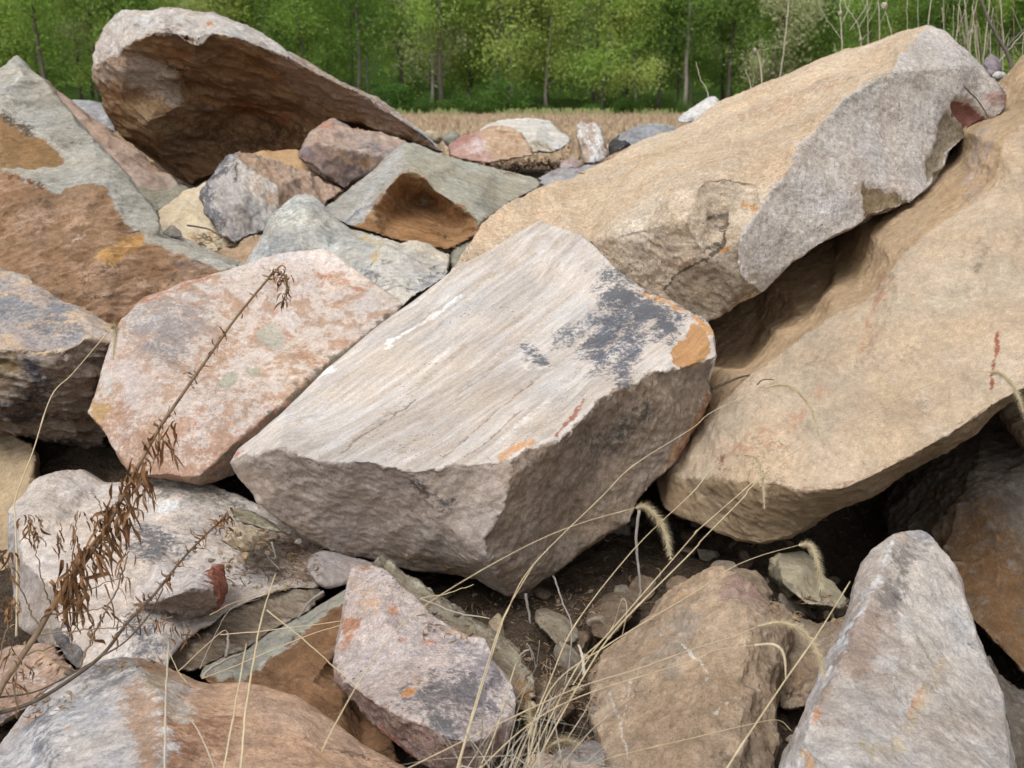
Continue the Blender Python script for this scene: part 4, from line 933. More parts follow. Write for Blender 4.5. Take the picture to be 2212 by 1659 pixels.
# corn stubble and straw lying on the field
def straw_mat(name, c1, c2, sc=3.0):
    m, nt, b = mk_mat(name, .85, .2)
    tc = nt.nodes.new('ShaderNodeTexCoord').outputs['Object']
    n1 = noise_n(nt, tc, sc, 4, .7)
    c = mixc(nt, maprange(nt, n1, .35, .65), c1, c2)
    nt.links.new(c, b.inputs['Base Color'])
    return m
STUB = straw_mat('stubble_straw', (.30, .21, .135), (.55, .43, .29), .8)
sv, sf = [], []
def blade_quad(p, q, w, ax):
    i = len(sv); sv.extend([tuple(p - ax * w), tuple(p + ax * w), tuple(q + ax * w * .7), tuple(q - ax * w * .7)]); sf.append((i, i + 1, i + 2, i + 3))
R = random.Random(3)
y = 16.0
while y < 121:
    row = y
    for k in range(int(1.15 * y * 2 / (.32 + y * .007))):
        x = R.uniform(-.58 * y, .60 * y)
        xx = x + R.gauss(0, .05); yy = row + R.gauss(0, .10)
        h = R.uniform(.12, .42); a = R.uniform(0, 6.28)
        b = Vector((xx, yy, 0)); t = b + Vector((R.gauss(0, .07), R.gauss(0, .07), h))
        ax = Vector((math.cos(a), math.sin(a), 0))
        w = R.uniform(.018, .05)
        blade_quad(b, t, w, Vector((1, 0, 0))); 
        if R.random() < .8:       # a fallen leaf or stalk
            q = b + Vector((R.gauss(0, .3), R.gauss(0, .3), .02)); blade_quad(q, q + Vector((R.uniform(-.4, .4), R.uniform(-.2, .2), R.uniform(.02, .12))), R.uniform(.02, .06), Vector((0, .5, .8)))
    y += .55 + y * .006
st = new_mesh_obj('corn_stubble', sv, sf, STUB); tag(st, 'cut dry corn stubble covering the brown field', 'stubble', kind='stuff')

sv, sf = [], []
R = random.Random(9)
for k in range(5200):
    y = 117.5 - abs(R.gauss(0, 2.6)); x = R.uniform(-.56, .6) * y
    if math.sin(x * .31) + math.sin(x * .83 + 1) + R.gauss(0, .8) < 0: continue
    b = Vector((x, y, 0)); blade_quad(b, b + Vector((R.gauss(0, .2), 0, R.uniform(.25, .8))), R.uniform(.03, .09), Vector((1, 0, 0)))
EDG = straw_mat('field_edge_grass', (.20, .28, .08), (.42, .38, .20), .5)
st = new_mesh_obj('field_edge_grass', sv, sf, EDG); tag(st, 'ragged pale and green grass where the field meets the wood', 'grass', kind='stuff')

# ------------------------------------------------------------------ the wood beyond the field
def leaf_mat(name, cols):
    m, nt, b = mk_mat(name, .7, .2)
    oi = nt.nodes.new('ShaderNodeObjectInfo')
    ge = nt.nodes.new('ShaderNodeNewGeometry')
    cr = nt.nodes.new('ShaderNodeValToRGB')
    cr.color_ramp.interpolation = 'LINEAR'
    e = cr.color_ramp.elements
    while len(e) < len(cols): e.new(.5)
    for i, c in enumerate(cols):
        e[i].position = i / (len(cols) - 1); e[i].color = (*c, 1)
    nt.links.new(oi.outputs['Random'], cr.inputs[0])
    tc = nt.nodes.new('ShaderNodeTexCoord').outputs['Object']
    n = noise_n(nt, tc, .35, 3)
    c = scalecol(nt, cr.outputs[0], maprange(nt, n, .3, .7, .82, 1.18))
    c = scalecol(nt, c, maprange(nt, ge.outputs['Random Per Island'], 0, 1, .8, 1.2))
    nt.links.new(c, b.inputs['Base Color'])
    tr = nt.nodes.new('ShaderNodeBsdfTranslucent'); nt.links.new(c, tr.inputs['Color'])
    mx = nt.nodes.new('ShaderNodeMixShader'); mx.inputs[0].default_value = .55
    nt.links.new(b.outputs[0], mx.inputs[1]); nt.links.new(tr.outputs[0], mx.inputs[2])
    nt.links.new(mx.outputs[0], nt.nodes['Material Output'].inputs['Surface'])
    return m
LEAF = {'bright': leaf_mat('leaf_bright', [(.42, .56, .14), (.31, .48, .11), (.52, .62, .19)]),
        'pale': leaf_mat('leaf_pale', [(.52, .57, .30), (.56, .57, .36), (.47, .54, .25)]),
        'deep': leaf_mat('leaf_deep', [(.21, .36, .085), (.27, .41, .10), (.18, .31, .08)]),
        'shrub': leaf_mat('leaf_shrub', [(.11, .22, .045), (.15, .27, .06), (.09, .18, .04)])}
BARK = straw_mat('tree_bark', (.10, .085, .07), (.19, .165, .14), 1.5)
BARKL = straw_mat('tree_bark_light', (.30, .27, .24), (.42, .39, .35), 1.5)

def tube(verts, faces, pts, rads, n=6):
    prev = None; start = len(verts)
    up = Vector((0.13, 0.21, 0.97))
    for k, (p, r) in enumerate(zip(pts, rads)):
        p = Vector(p)
        d = (Vector(pts[min(k + 1, len(pts) - 1)]) - Vector(pts[max(k - 1, 0)]))
        if d.length < 1e-9: d = Vector((0, 0, 1))
        d.normalize()
        if prev is None:
            a = d.cross(up)
            if a.length < .05: a = d.cross(Vector((1, 0, 0)))
        else:
            a = prev - d * prev.dot(d)
        a.normalize(); prev = a; b = d.cross(a)
        for j in range(n):
            t = 2 * math.pi * j / n
            verts.append(tuple(p + (a * math.cos(t) + b * math.sin(t)) * r))
    for k in range(len(pts) - 1):
        for j in range(n):
            i0 = start + k * n + j; i1 = start + k * n + (j + 1) % n
            faces.append((i0, i1, i1 + n, i0 + n))
    faces.append(tuple(start + j for j in range(n))[::-1]); faces.append(tuple(start + (len(pts) - 1) * n + j for j in range(n)))

def tree_mesh(seed, H, crown_base, crown_r, nleaf, leafs, lean=0.0, sparse=.5):
    R = random.Random(seed)
    tv, tfc, lv, lf = [], [], [], []
    pts = []; x = y = 0
    nseg = 9
    for k in range(nseg + 1):
        t = k / nseg
        pts.append(Vector((x, y, H * .95 * t))); x += R.gauss(lean * .3, .16); y += R.gauss(0, .16)
    r0 = H * .0095
    tube(tv, tfc, pts, [r0 * (1.25 if k == 0 else 1) * (1 - .85 * k / nseg) for k in range(nseg + 1)], 7)
    clumps = []
    for b in range(38):
        t = R.uniform(max(.12, crown_base - .12), .97)
        k = t * nseg; i = min(int(k), nseg - 1); p = pts[i].lerp(pts[i + 1], k - i)
        a = R.uniform(0, 6.28); prof = math.sin(math.pi * min(1, max(.08, (t - crown_base) / (1.03 - crown_base) * .8 + .2))) ** .7
        L = crown_r * prof * R.uniform(.55, 1.1)
        d = Vector((math.cos(a), math.sin(a), R.uniform(.25, .9))).normalized()
        bp = [p]; q = p.copy()
        for s in range(4):
            d = (d + Vector((R.gauss(0, .18), R.gauss(0, .18), R.gauss(.06, .12)))).normalized(); q = q + d * L / 4; bp.append(q.copy())
        tube(tv, tfc, bp, [r0 * .32 * (1 - t * .6) * (1 - .2 * s) for s in range(5)], 4)
        for s in (2, 3, 4):
            if t > crown_base - .05 or R.random() < .25:
                clumps.append((bp[s] + Vector((R.gauss(0, .4), R.gauss(0, .4), R.gauss(0, .3))), R.uniform(.55, 1.25) * crown_r * .33))
    clumps = [c for c in clumps if R.random() < .55 + .45 * sparse]
    for j in range(nleaf):
        c, r = clumps[R.randrange(len(clumps))]
        d = Vector((R.gauss(0, 1), R.gauss(0, 1), R.gauss(0, .75)))
        p = c + d * r * .62
        n1 = Vector((R.gauss(0, 1), R.gauss(0, 1), R.gauss(0, 1))).normalized(); n2 = n1.cross(Vector((R.gauss(0, 1), R.gauss(0, 1), R.gauss(0, 1)))).normalized()
        s = leafs * R.uniform(.6, 1.3)
        i = len(lv)
        lv.extend([tuple(p - n1 * s), tuple(p + n2 * s * .6), tuple(p + n1 * s), tuple(p - n2 * s * .6)]); lf.append((i, i + 1, i + 2, i + 3))
    mt = bpy.data.meshes.new('trunk'); mt.from_pydata(tv, [], tfc); mt.shade_smooth()
    mc = bpy.data.meshes.new('crown'); mc.from_pydata(lv, [], lf)
    return mt, mc

def make_variant(base, mat):
    c = base.copy(); c.materials.clear(); c.materials.append(mat); return c

PROTO = []
specs = [(1, 25, .10, 5.6, 9000, .19, .8), (2, 27, .22, 5.0, 7500, .19, .6), (3, 22, .03, 5.4, 9000, .18, .9), (4, 27, .32, 4.8, 6000, .19, .4), (5, 19, .04, 5.0, 8000, .17, .8)]
for s in specs:
    PROTO.append(tree_mesh(s[0], s[1], s[2], s[3], s[4], s[5], sparse=s[6]))
VAR = {}
def variant(i, kind, bark):
    k = (i, kind, bark)
    if k not in VAR:
        VAR[k] = (make_variant(PROTO[i][0], BARKL if bark else BARK), make_variant(PROTO[i][1], LEAF[kind]))
    return VAR[k]

KW = {'bright': 'bright yellow-green', 'pale': 'pale whitish-green', 'deep': 'deep green'}
FORM = ['tall full-leafed', 'tall high-crowned', 'low-branched bushy', 'lanky bare-stemmed', 'short rounded']
# what stands in front of the trees in the photo, by horizontal place: used to point at one tree
SPOT = [(-.47, 'above the left-edge boulder'), (-.40, 'left of the overhanging boulder'), (-.27, 'behind the overhanging peak'),
        (-.15, 'behind the overhang slope'), (-.04, 'over the overhang tail'), (.06, 'over the far pink rock'), (.13, 'over the post-like stone'),
        (.20, 'over the small white stone'), (.29, 'above the slab low end'), (.38, 'above the slab middle'), (.46, 'behind the slab peak'), (.80, 'behind the dry stems')]
used_lab = {}
ORD = ['', 'second ', 'third ', 'fourth ', 'fifth ', 'sixth ', 'seventh ', 'eighth ', 'ninth ', 'tenth ']
R = random.Random(21)
trees = []
for row, (Y, sp, n0) in enumerate([(123, 5.0, 27), (132, 5.0, 29), (144, 6.2, 26)]):
    x = -.53 * Y
    while x < .54 * Y:
        trees.append((x + R.gauss(0, 1.2), Y + R.gauss(0, 2.2), row)); x += sp * R.uniform(.7, 1.3)
for x, Y, row in trees:
    u = x / Y
    i = R.randrange(5)
    kind = R.choices(['bright', 'pale', 'deep'], [.52, .22 if -.15 < u < .3 else .10, .30])[0]
    bark = R.random() < .13
    if u > .16 and R.random() < .5: kind = 'deep'
    spot = next(s for e, s in SPOT if u < e)
    rowt = ('front row', 'middle row', 'back row')[row]
    lab = f'{FORM[i]} {KW[kind]} tree, {rowt}, {spot}'
    k = used_lab.get(lab, 0); used_lab[lab] = k + 1
    if k: lab = f'{ORD[k]}{lab}'
    z = float(hill_z(np.array([x]), np.array([Y]))[0]) if Y > 128 else 0
    e = empty('tree', (x, Y, max(z - .1, -.1)))
    mt, mc = variant(i, kind, bark)
    for nm, me in (('trunk', mt), ('crown', mc)):
        o = bpy.data.objects.new(nm, me); COL.objects.link(o); o.parent = e
    e.rotation_euler = (R.gauss(0, .03), R.gauss(0, .03), R.uniform(0, 6.28))
    s = R.uniform(.85, 1.15) * (.86 if (.27 < u < .36) else 1); e.scale = (s, s, s)
    tag(e, lab, 'tree', 'trees at the edge of the field')

# undergrowth along the wood edge
def shrub_mesh(seed, r, h, n, ls):
    R = random.Random(seed); lv, lf = [], []
    cl = [(Vector((R.gauss(0, r * .5), R.gauss(0, r * .4), abs(R.gauss(h * .4, h * .25)))), R.uniform(.3, .6) * r) for _ in range(14)]
    for j in range(n):
        c, q = R.choice(cl); p = c + Vector((R.gauss(0, 1), R.gauss(0, 1), R.gauss(0, .8))) * q * .6
        if p.z < 0: p.z = -p.z * .5
        n1 = Vector((R.gauss(0, 1), R.gauss(0, 1), R.gauss(0, 1))).normalized(); n2 = n1.cross(Vector((R.gauss(0, 1), R.gauss(0, 1), R.gauss(0, 1)))).normalized()
        s = ls * R.uniform(.6, 1.3); i = len(lv)
        lv.extend([tuple(p - n1 * s), tuple(p + n2 * s * .6), tuple(p + n1 * s), tuple(p - n2 * s * .6)]); lf.append((i, i + 1, i + 2, i + 3))
    sv_, sf_ = [], []
    for k in range(7):
        a = R.uniform(0, 6.28); tube(sv_, sf_, [(0, 0, -.1), (math.cos(a) * r * .25, math.sin(a) * r * .25, h * .35), (math.cos(a) * r * .5, math.sin(a) * r * .5, h * .75)], [.05, .035, .012], 4)
    ms = bpy.data.meshes.new('stems'); ms.from_pydata(sv_, [], sf_); ms.materials.append(BARK)
    mf = bpy.data.meshes.new('foliage'); mf.from_pydata(lv, [], lf); mf.materials.append(LEAF['shrub'])
    return ms, mf
SHR = [shrub_mesh(40 + k, 2.2, 2.6 + .5 * k, 2300, .15) for k in range(4)]
SF = ['low spreading', 'rounded', 'arching', 'tall loose']
x = -64.0
while x < 66:
    Y = 118.8 + R.gauss(0, 1.6); u = x / Y; k = R.randrange(4)
    spot = next(s for e, s in SPOT if u < e)
    lab = f'{SF[k]} green bush at the tree feet {spot}'
    c = used_lab.get(lab, 0); used_lab[lab] = c + 1
    if c: lab = f'{ORD[c]}{lab}'
    e = empty('bush', (x, Y, 0)); s = R.uniform(.35, 1.2) * (1.0 if u < .02 else .55)
    e.scale = (s * 1.2, s, s); e.rotation_euler.z = R.uniform(0, 6.28)
    for nm, me in zip(('stems', 'foliage'), SHR[k]):
        o = bpy.data.objects.new(nm, me); COL.objects.link(o); o.parent = e
    tag(e, lab, 'bush', 'bushes along the edge of the wood')
    x += R.uniform(2.2, 4.2)

# the rest of the wood climbing the hill reads as one mass
R = random.Random(77)
lv, lf = [], []
for k in range(900):
    Y = R.uniform(152, 330); x = R.uniform(-.56, .56) * Y
    z = float(hill_z(np.array([x]), np.array([Y]))[0]); h = R.uniform(12, 20)
    for j in range(85):
        p = Vector((x + R.gauss(0, 2.6), Y + R.gauss(0, 2.6), z + h * .62 + R.gauss(0, h * .24)))
        n1 = Vector((R.gauss(0, 1), R.gauss(0, 1), R.gauss(0, 1))).normalized(); n2 = n1.cross(Vector((R.gauss(0, 1), R.gauss(0, 1), R.gauss(0, 1)))).normalized()
        s = R.uniform(.35, .85); i = len(lv)
        lv.extend([tuple(p - n1 * s), tuple(p + n2 * s * .7), tuple(p + n1 * s), tuple(p - n2 * s * .7)]); lf.append((i, i + 1, i + 2, i + 3))
fw = new_mesh_obj('hillside_wood', lv, lf, LEAF['bright']); tag(fw, 'green spring woodland rising behind the tree line', 'woodland', kind='stuff')
# ------------------------------------------------------------------ dead plants, grasses, twigs, small stones
WEED = straw_mat('dead_weed_stem', (.15, .10, .06), (.28, .20, .13), 30)
WLEAF = straw_mat('dead_weed_leaf', (.15, .075, .035), (.30, .165, .08), 45)
STRAW = straw_mat('dry_grass', (.48, .38, .23), (.62, .52, .34), 25)
STRAWG = straw_mat('grey_dry_grass', (.38, .33, .26), (.50, .45, .37), 25)
TWIG = straw_mat('grey_twig', (.21, .19, .17), (.33, .30, .27), 40)
TWIGD = straw_mat('dark_twig', (.085, .065, .05), (.15, .115, .09), 40)
FOX = straw_mat('foxtail_bristles', (.52, .43, .27), (.68, .59, .41), 60)
PALEST = straw_mat('pale_dry_stem', (.34, .29, .22), (.48, .43, .34), 6)
LIT = straw_mat('leaf_litter', (.16, .10, .06), (.40, .29, .19), 8)
PEB = rock_material('pebble_stone', mscale=30, fine=150, sscale=60)

def smooth_path(s, fr, dep=None, n=7, jit=0.0, R=None):
    """Catmull-Rom through points given as x,y,depth"""
    p = parse(s, fr)
    if dep is not None:
        for q in p:
            if q[2] is None and (q is p[0] or q is p[-1]): q[2] = dep
    if p[0][2] is None: p[0][2] = dep
    fillz(p)
    W = [P(*q) for q in p]
    W = [W[0] * 2 - W[1]] + W + [W[-1] * 2 - W[-2]]
    out = []
    for i in range(1, len(W) - 2):
        a, b, c, d = W[i - 1:i + 3]
        for k in range(n):
            t = k / n
            out.append(0.5 * ((2 * b) + (c - a) * t + (2 * a - 5 * b + 4 * c - d) * t * t + (3 * b - a - 3 * c + d) * t ** 3))
    out.append(W[-2])
    if jit and R:
        out = [o + Vector((R.gauss(0, jit), R.gauss(0, jit), R.gauss(0, jit))) for o in out]
    return out

def stem_obj(name, path, r0, r1, mat, parent=None, n=6, origin=None):
    v, f = [], []
    m = len(path) - 1
    tube(v, f, path, [r0 + (r1 - r0) * k / m for k in range(m + 1)], n)
    return new_mesh_obj(name, v, f, mat, parent, True, origin)

def ribbon_leaf(v, f, base, L, w, R, droop=1.0, out=None):
    d = out.copy() if out is not None else Vector((R.gauss(0, 1), R.gauss(0, 1), R.gauss(0, .6)))
    d.normalize()
    side = d.cross(Vector((R.gauss(0, 1), R.gauss(0, 1), R.gauss(0, 1)))).normalized()
    p = base.copy(); n = 8; i0 = len(v); w = w * .95
    tw = R.uniform(-.9, .9); curl = R.uniform(-.7, .7)
    for k in range(n + 1):
        t = k / n
        wd = w * (math.sin(math.pi * min(1, .12 + t * .88)) ** .6) * (1 - .35 * t) + w * .06
        nn = d.cross(side).normalized()
        v.append(tuple(p - side * wd + nn * wd * .7)); v.append(tuple(p)); v.append(tuple(p + side * wd + nn * wd * .7))
        d = (d + Vector((0, 0, -1)) * droop * .38 * (1 + t) + side * curl * .5 + Vector((R.gauss(0, .09), R.gauss(0, .09), R.gauss(0, .09)))).normalized()
        side = (Matrix.Rotation(tw, 3, d) @ side); side = (side - d * side.dot(d)).normalized()
        p = p + d * L / n
    for k in range(n):
        a = i0 + 3 * k
        f.append((a, a + 1, a + 4, a + 3)); f.append((a + 1, a + 2, a + 5, a + 4))

# ---- the tall dead weed leaning across the left
R = random.Random(5)
main = smooth_path('-120,1500,1.42 0,1180,1.48 110,1010 230,830,1.55 350,620 470,460 600,280,1.62 720,60 D800,1430 D960,1130,1.70 D1100,920 D1330,590 D1450,420 D1640,190,1.80 D1690,140', 'G')
root = main[0].copy()
wd = empty('dead_weed', root)
tag(wd, 'tall leaning dead brown weed with shrivelled leaves at the left', 'dead weed', 'dead brown weeds')
stem_obj('stem', main, .0052, .0019, WEED, wd, 7, root)
v, f = [], []
for s, dp in (('D1690,140,1.80 1740,160 1760,230 1735,330', 0),):
    tip = smooth_path(s.replace(' 1', ' D1'), 'G')
stem_obj('drooping_tip', tip, .0019, .0009, WEED, wd, 5, root)
for k in range(46):
    b = tip[R.randrange(len(tip))]
    ribbon_leaf(v, f, b + Vector((R.gauss(0, .004), R.gauss(0, .004), R.gauss(0, .004))), R.uniform(.010, .030), R.uniform(.0010, .0022), R)
L = len(main)
for k in range(110):                       # stubs and little curled leaves along the stem
    i = int(L * R.uniform(.30, .99)); b = main[min(i, L - 1)]
    ribbon_leaf(v, f, b, R.uniform(.008, .024), R.uniform(.0009, .0024), R, droop=R.choice([-.6, .1, .8]))
def hang(spec, fr, dep, n, Lr, wr):
    for (x, y, _d) in parse(spec, fr):
        for k in range(max(3, int(n * 1.35))):
            b = P(x + R.gauss(0, 13), y + R.gauss(0, 11), dep + R.gauss(0, .015))
            ribbon_leaf(v, f, b, R.uniform(*Lr), R.uniform(*wr) * .8, R, droop=R.uniform(.5, 1.2), out=Vector((R.gauss(0, .45), R.gauss(0, .45), R.uniform(-1, .1))))
hang('D1000,1090 D980,1130 D1030,1150 D940,1180 D1000,1200', 'D', 1.68, 4, (.02, .055), (.002, .0045))
hang('D880,1300 D840,1370 D900,1400 D800,1420 D760,1460 D860,1440', 'D', 1.65, 5, (.03, .065), (.0022, .005))
hang('700,60 760,90 640,150 690,180 780,20 740,120', 'G', 1.63, 6, (.035, .075), (.0025, .0055))
hang('590,260 620,300 540,330 500,380 560,380', 'G', 1.61, 5, (.035, .085), (.0025, .005))
hang('430,420 440,500 400,560 380,600 460,520', 'G', 1.58, 6, (.035, .09), (.003, .006))
hang('460,110 470,160 450,230 580,130 350,230 340,260', 'G', 1.60, 3, (.012, .03), (.0014, .003))
hang('185,120 200,170 210,230', 'G', 1.58, 7, (.012, .032), (.0016, .0034))
hang('60,360 75,430 90,680 80,720 60,620', 'G', 1.52, 4, (.012, .035), (.0016, .0034))
hang('760,330 750,420 780,500 660,680 690,720', 'G', 1.60, 3, (.018, .045), (.0016, .003))
hang('940,770 1000,770 1060,780 1110,790 1130,800', 'G', 1.60, 3, (.018, .035), (.0014, .0026))
hang('120,1090 80,1150 150,1050 60,900', 'G', 1.48, 3, (.015, .04), (.0016, .003))
hang('480,620 470,700 530,830 540,560', 'G', 1.57, 3, (.03, .06), (.0025, .005))
new_mesh_obj('leaves', v, f, WLEAF, wd, True, root)
for s, r0 in (('230,780,1.55 165,640 100,480 65,350', .0014), ('310,660,1.58 260,510 225,330 190,130', .0013), ('290,720,1.57 450,705 640,680 690,700', .0012),
              ('250,840,1.54 450,815 700,795 950,770 1060,730', .0013), ('480,1045,1.50 560,880 620,750 700,600 760,430 790,330', .0019), ('400,600,1.58 550,560 700,505 800,490', .0012),
              ('620,290,1.62 700,250 800,180', .0014), ('420,600,1.58 430,440 465,250 470,120', .0015), ('600,280,1.62 590,200 570,120', .0011), ('640,120,1.62 600,20 D560,1500', .0011), ('400,340,1.60 360,280 345,220', .0010),
              ('0,1000,1.46 40,800 90,690', .0013), ('100,1350,1.42 95,1100 100,1000', .0014), ('340,740,1.57 480,610 560,560', .0011), ('160,970,1.50 380,880 520,740', .0012)):
    stem_obj('branch', smooth_path(s, 'G', jit=.0012, R=R), r0, r0 * .55, WEED, wd, 5, root)

# ---- a second, darker weed stem
v, f = [], []
p2 = smooth_path('-100,1330,1.46 0,1320 250,1230,1.50 600,990,1.56 780,770 950,590,1.62 1100,400 1230,260 1390,110,1.68', 'G')
w2 = empty('dead_weed', p2[0]); tag(w2, 'shorter dark dead weed stem slanting over the pale boulder at lower left', 'dead weed', 'dead brown weeds')
stem_obj('stem', p2, .0034, .0015, TWIGD, w2, 6, p2[0])
for k in range(85):
    i = int(len(p2) * R.uniform(.45, .999)); b = p2[min(i, len(p2) - 1)]
    ribbon_leaf(v, f, b, R.uniform(.008, .030), R.uniform(.001, .0026), R, droop=R.choice([-.5, .2, .8]))
for k in range(22):
    ribbon_leaf(v, f, P(*fz('G', 1390 + R.gauss(0, 22), 120 + R.gauss(0, 30)), 1.68), R.uniform(.010, .028), R.uniform(.001, .0026), R)
new_mesh_obj('leaves', v, f, WLEAF, w2, True, p2[0])
for s in ('600,985,1.56 760,890 900,740 960,640 1000,560', '780,770,1.59 860,840 840,700', '0,1225,1.48 200,1195 350,1130 600,990'):
    stem_obj('branch', smooth_path(s, 'G', dep=1.56), .0016, .0010, TWIGD, w2, 5, p2[0])

# ---- foxtail grass
def foxtail(label, stalk, head, d, r=.00085, hr=.0115, dens=1.0, fr='H'):
    pts = smooth_path(stalk, fr, dep=d)
    e = empty('foxtail_grass', pts[0]); tag(e, label, 'grass stalk', 'foxtail grass stalks')
    m = len(pts) - 1
    vv, ff = [], []
    rr = [r * (1 - .5 * k / m) for k in range(m + 1)]
    for k in range(0, m + 1, max(5, m // 3)):
        rr[k] *= 1.5
    tube(vv, ff, pts, rr, 6)
    new_mesh_obj('stem', vv, ff, STRAW, e, True, pts[0])
    if head:
        hp = smooth_path(head, fr, dep=d, n=10)
        hv, hf = [], []
        mh = len(hp) - 1
        tube(hv, hf, hp, [.0018 * math.sin(math.pi * (.15 + .8 * k / mh)) + .0003 for k in range(mh + 1)], 6)
        RR = random.Random(len(label))
        tot = sum((hp[k + 1] - hp[k]).length for k in range(mh))
        for j in range(int(tot * 15000 * dens)):
            t = RR.random() * mh; k = min(int(t), mh - 1); b = hp[k].lerp(hp[k + 1], t - k); tg = (hp[k + 1] - hp[k]).normalized()
            a = tg.cross(Vector((RR.gauss(0, 1), RR.gauss(0, 1), RR.gauss(0, 1)))).normalized()
            q = t / mh; ln = hr * RR.uniform(.65, 1.15) * (math.sin(math.pi * (.12 + .8 * q)) ** .6)
            dd = (a + tg * RR.uniform(.35, .9)).normalized(); sd_ = dd.cross(tg).normalized() * .0003
            s = b + a * .0015
            i = len(hv); hv.extend([tuple(s - sd_), tuple(s + sd_), tuple(s + dd * ln)]); hf.append((i, i + 1, i + 2))
        new_mesh_obj('seed_head', hv, hf, FOX, e, False, pts[0])
    return e

foxtail('foxtail grass whose fluffy head curves down right of the centre slab base', '-60,1560,1.12 0,1430,1.13 180,1110 340,880,1.18 520,700 860,480,1.24 1250,270 1550,150 1865,62,1.34', '1865,62,1.34 1930,60 2000,130 2050,230 2080,375', 1.34)
foxtail('foxtail grass crossing the centre slab front with its head arched over the curved tan boulder', '760,1720,1.2 850,1400,1.22 1020,850,1.26 1080,690 1230,420,1.3 1650,0 E1850,1330 E2212,1100 F300,1000 F620,850,1.5', 'F620,850,1.5 F720,835 F800,860 F900,970 F965,1180', 1.5, dens=.35)
foxtail('foxtail grass with a faint head hanging before the lower lip of the curved tan boulder', '1100,1720,1.2 1340,1120,1.26 1500,770 1860,310,1.34 2212,-30 F300,1350 F490,1265,1.46', 'F490,1265,1.46 F560,1275 F600,1350 F612,1450 F620,1590', 1.46, dens=.4)
foxtail('longest foxtail grass reaching to the right edge over the curved tan boulder', '1160,1720,1.18 1500,1050,1.26 1700,830 2212,240,1.34 I200,210 I440,0 F650,1350 F980,1145,1.48 F1700,800 F1900,755 F2000,755,1.62', 'F2000,755,1.62 F2070,765 F2140,840 F2190,940 F2230,1060', 1.62, dens=.8)
foxtail('thick pale grass stalk joined to the longest foxtail at mid height', '1200,1720,1.19 1550,1090,1.26 1760,790 2212,330,1.34 I240,255 I490,0 F520,1480 F640,1370,1.46', '', 1.4, r=.0011)
foxtail('foxtail grass with a broad head arching between the blocky brown rock and the white one', '430,1690,1.14 480,1655 1000,1400,1.2 1500,1170 1850,1060 2212,930,1.3 I400,860 I580,790,1.36', 'I580,790,1.36 I700,765 I800,790 I900,870 I960,990 I985,1110', 1.36, dens=.6)
foxtail('slender foxtail grass with a thin drooping tip over the blocky brown rock', '850,1720,1.16 1200,1400 1550,1210,1.25 2212,1000 I300,940 I560,905,1.34', 'I560,905,1.34 I660,900 I720,930 I745,1000 I750,1110', 1.34, hr=.002, dens=.3)
foxtail('foxtail grass with a short curved head above the angular greenish-buff stone', '1180,1720,1.2 1340,1180,1.28 1700,900 2212,590,1.38 I400,440 I600,355 I830,292,1.5', 'I830,292,1.5 I890,290 I930,350 I955,440 I970,560', 1.5)
foxtail('straight cut grass stalk leaning in front of the tall white boulder', '300,1850,1.08 390,1659,1.1 720,1160,1.18 950,830 1145,515,1.26', '', 1.2, r=.0012, fr='I')
foxtail('bent grass stalk low over the blocky brown rock near the bottom edge', '1560,1690,1.22 1700,1600 2212,1475,1.3 I500,1398 I700,1365,1.36 I790,1435', '', 1.36, r=.0006)
foxtail('kinked foxtail grass at far left with its head against the mottled boulder', '100,850,1.50 105,500 95,150 D95,1530,1.6 D200,1250 D315,905,1.7 D450,760 D680,490,1.82', 'D680,490,1.82 D700,475 D712,500 D705,580 D690,685', 1.82, r=.0014, fr='G', dens=.8)
foxtail('upright grass stalk crossing the centre of the pale pink-grey rock', '750,1720,1.15 820,1480,1.18 900,1200 1000,880,1.26 1070,700 1240,410,1.32', '', 1.2, r=.0010)
foxtail('grey grass stalk rising from the clump to the foot of the split slab', '880,1720,1.2 1000,1450,1.26 1060,1250 1130,1020,1.36 1180,940', '', 1.3, r=.0010)
foxtail('looped thin grass stalk doubled over left of the blocky brown rock', '1480,1150,1.3 1600,950 1720,800,1.36 1775,635 1800,630 1810,700 1780,860', '', 1.3, r=.0007)
foxtail('foxtail grass with a small head lying low in the clump', '1150,1720,1.24 1250,1600 1320,1540,1.3', '1320,1540,1.3 1380,1500 1450,1490 1525,1520', 1.3)
foxtail('blurred foxtail head standing in the middle of the clump', '1200,1720,1.3 1210,1500,1.36 1230,1400', '1230,1480,1.4 1225,1400 1215,1300 1230,1270', 1.38, dens=.7)

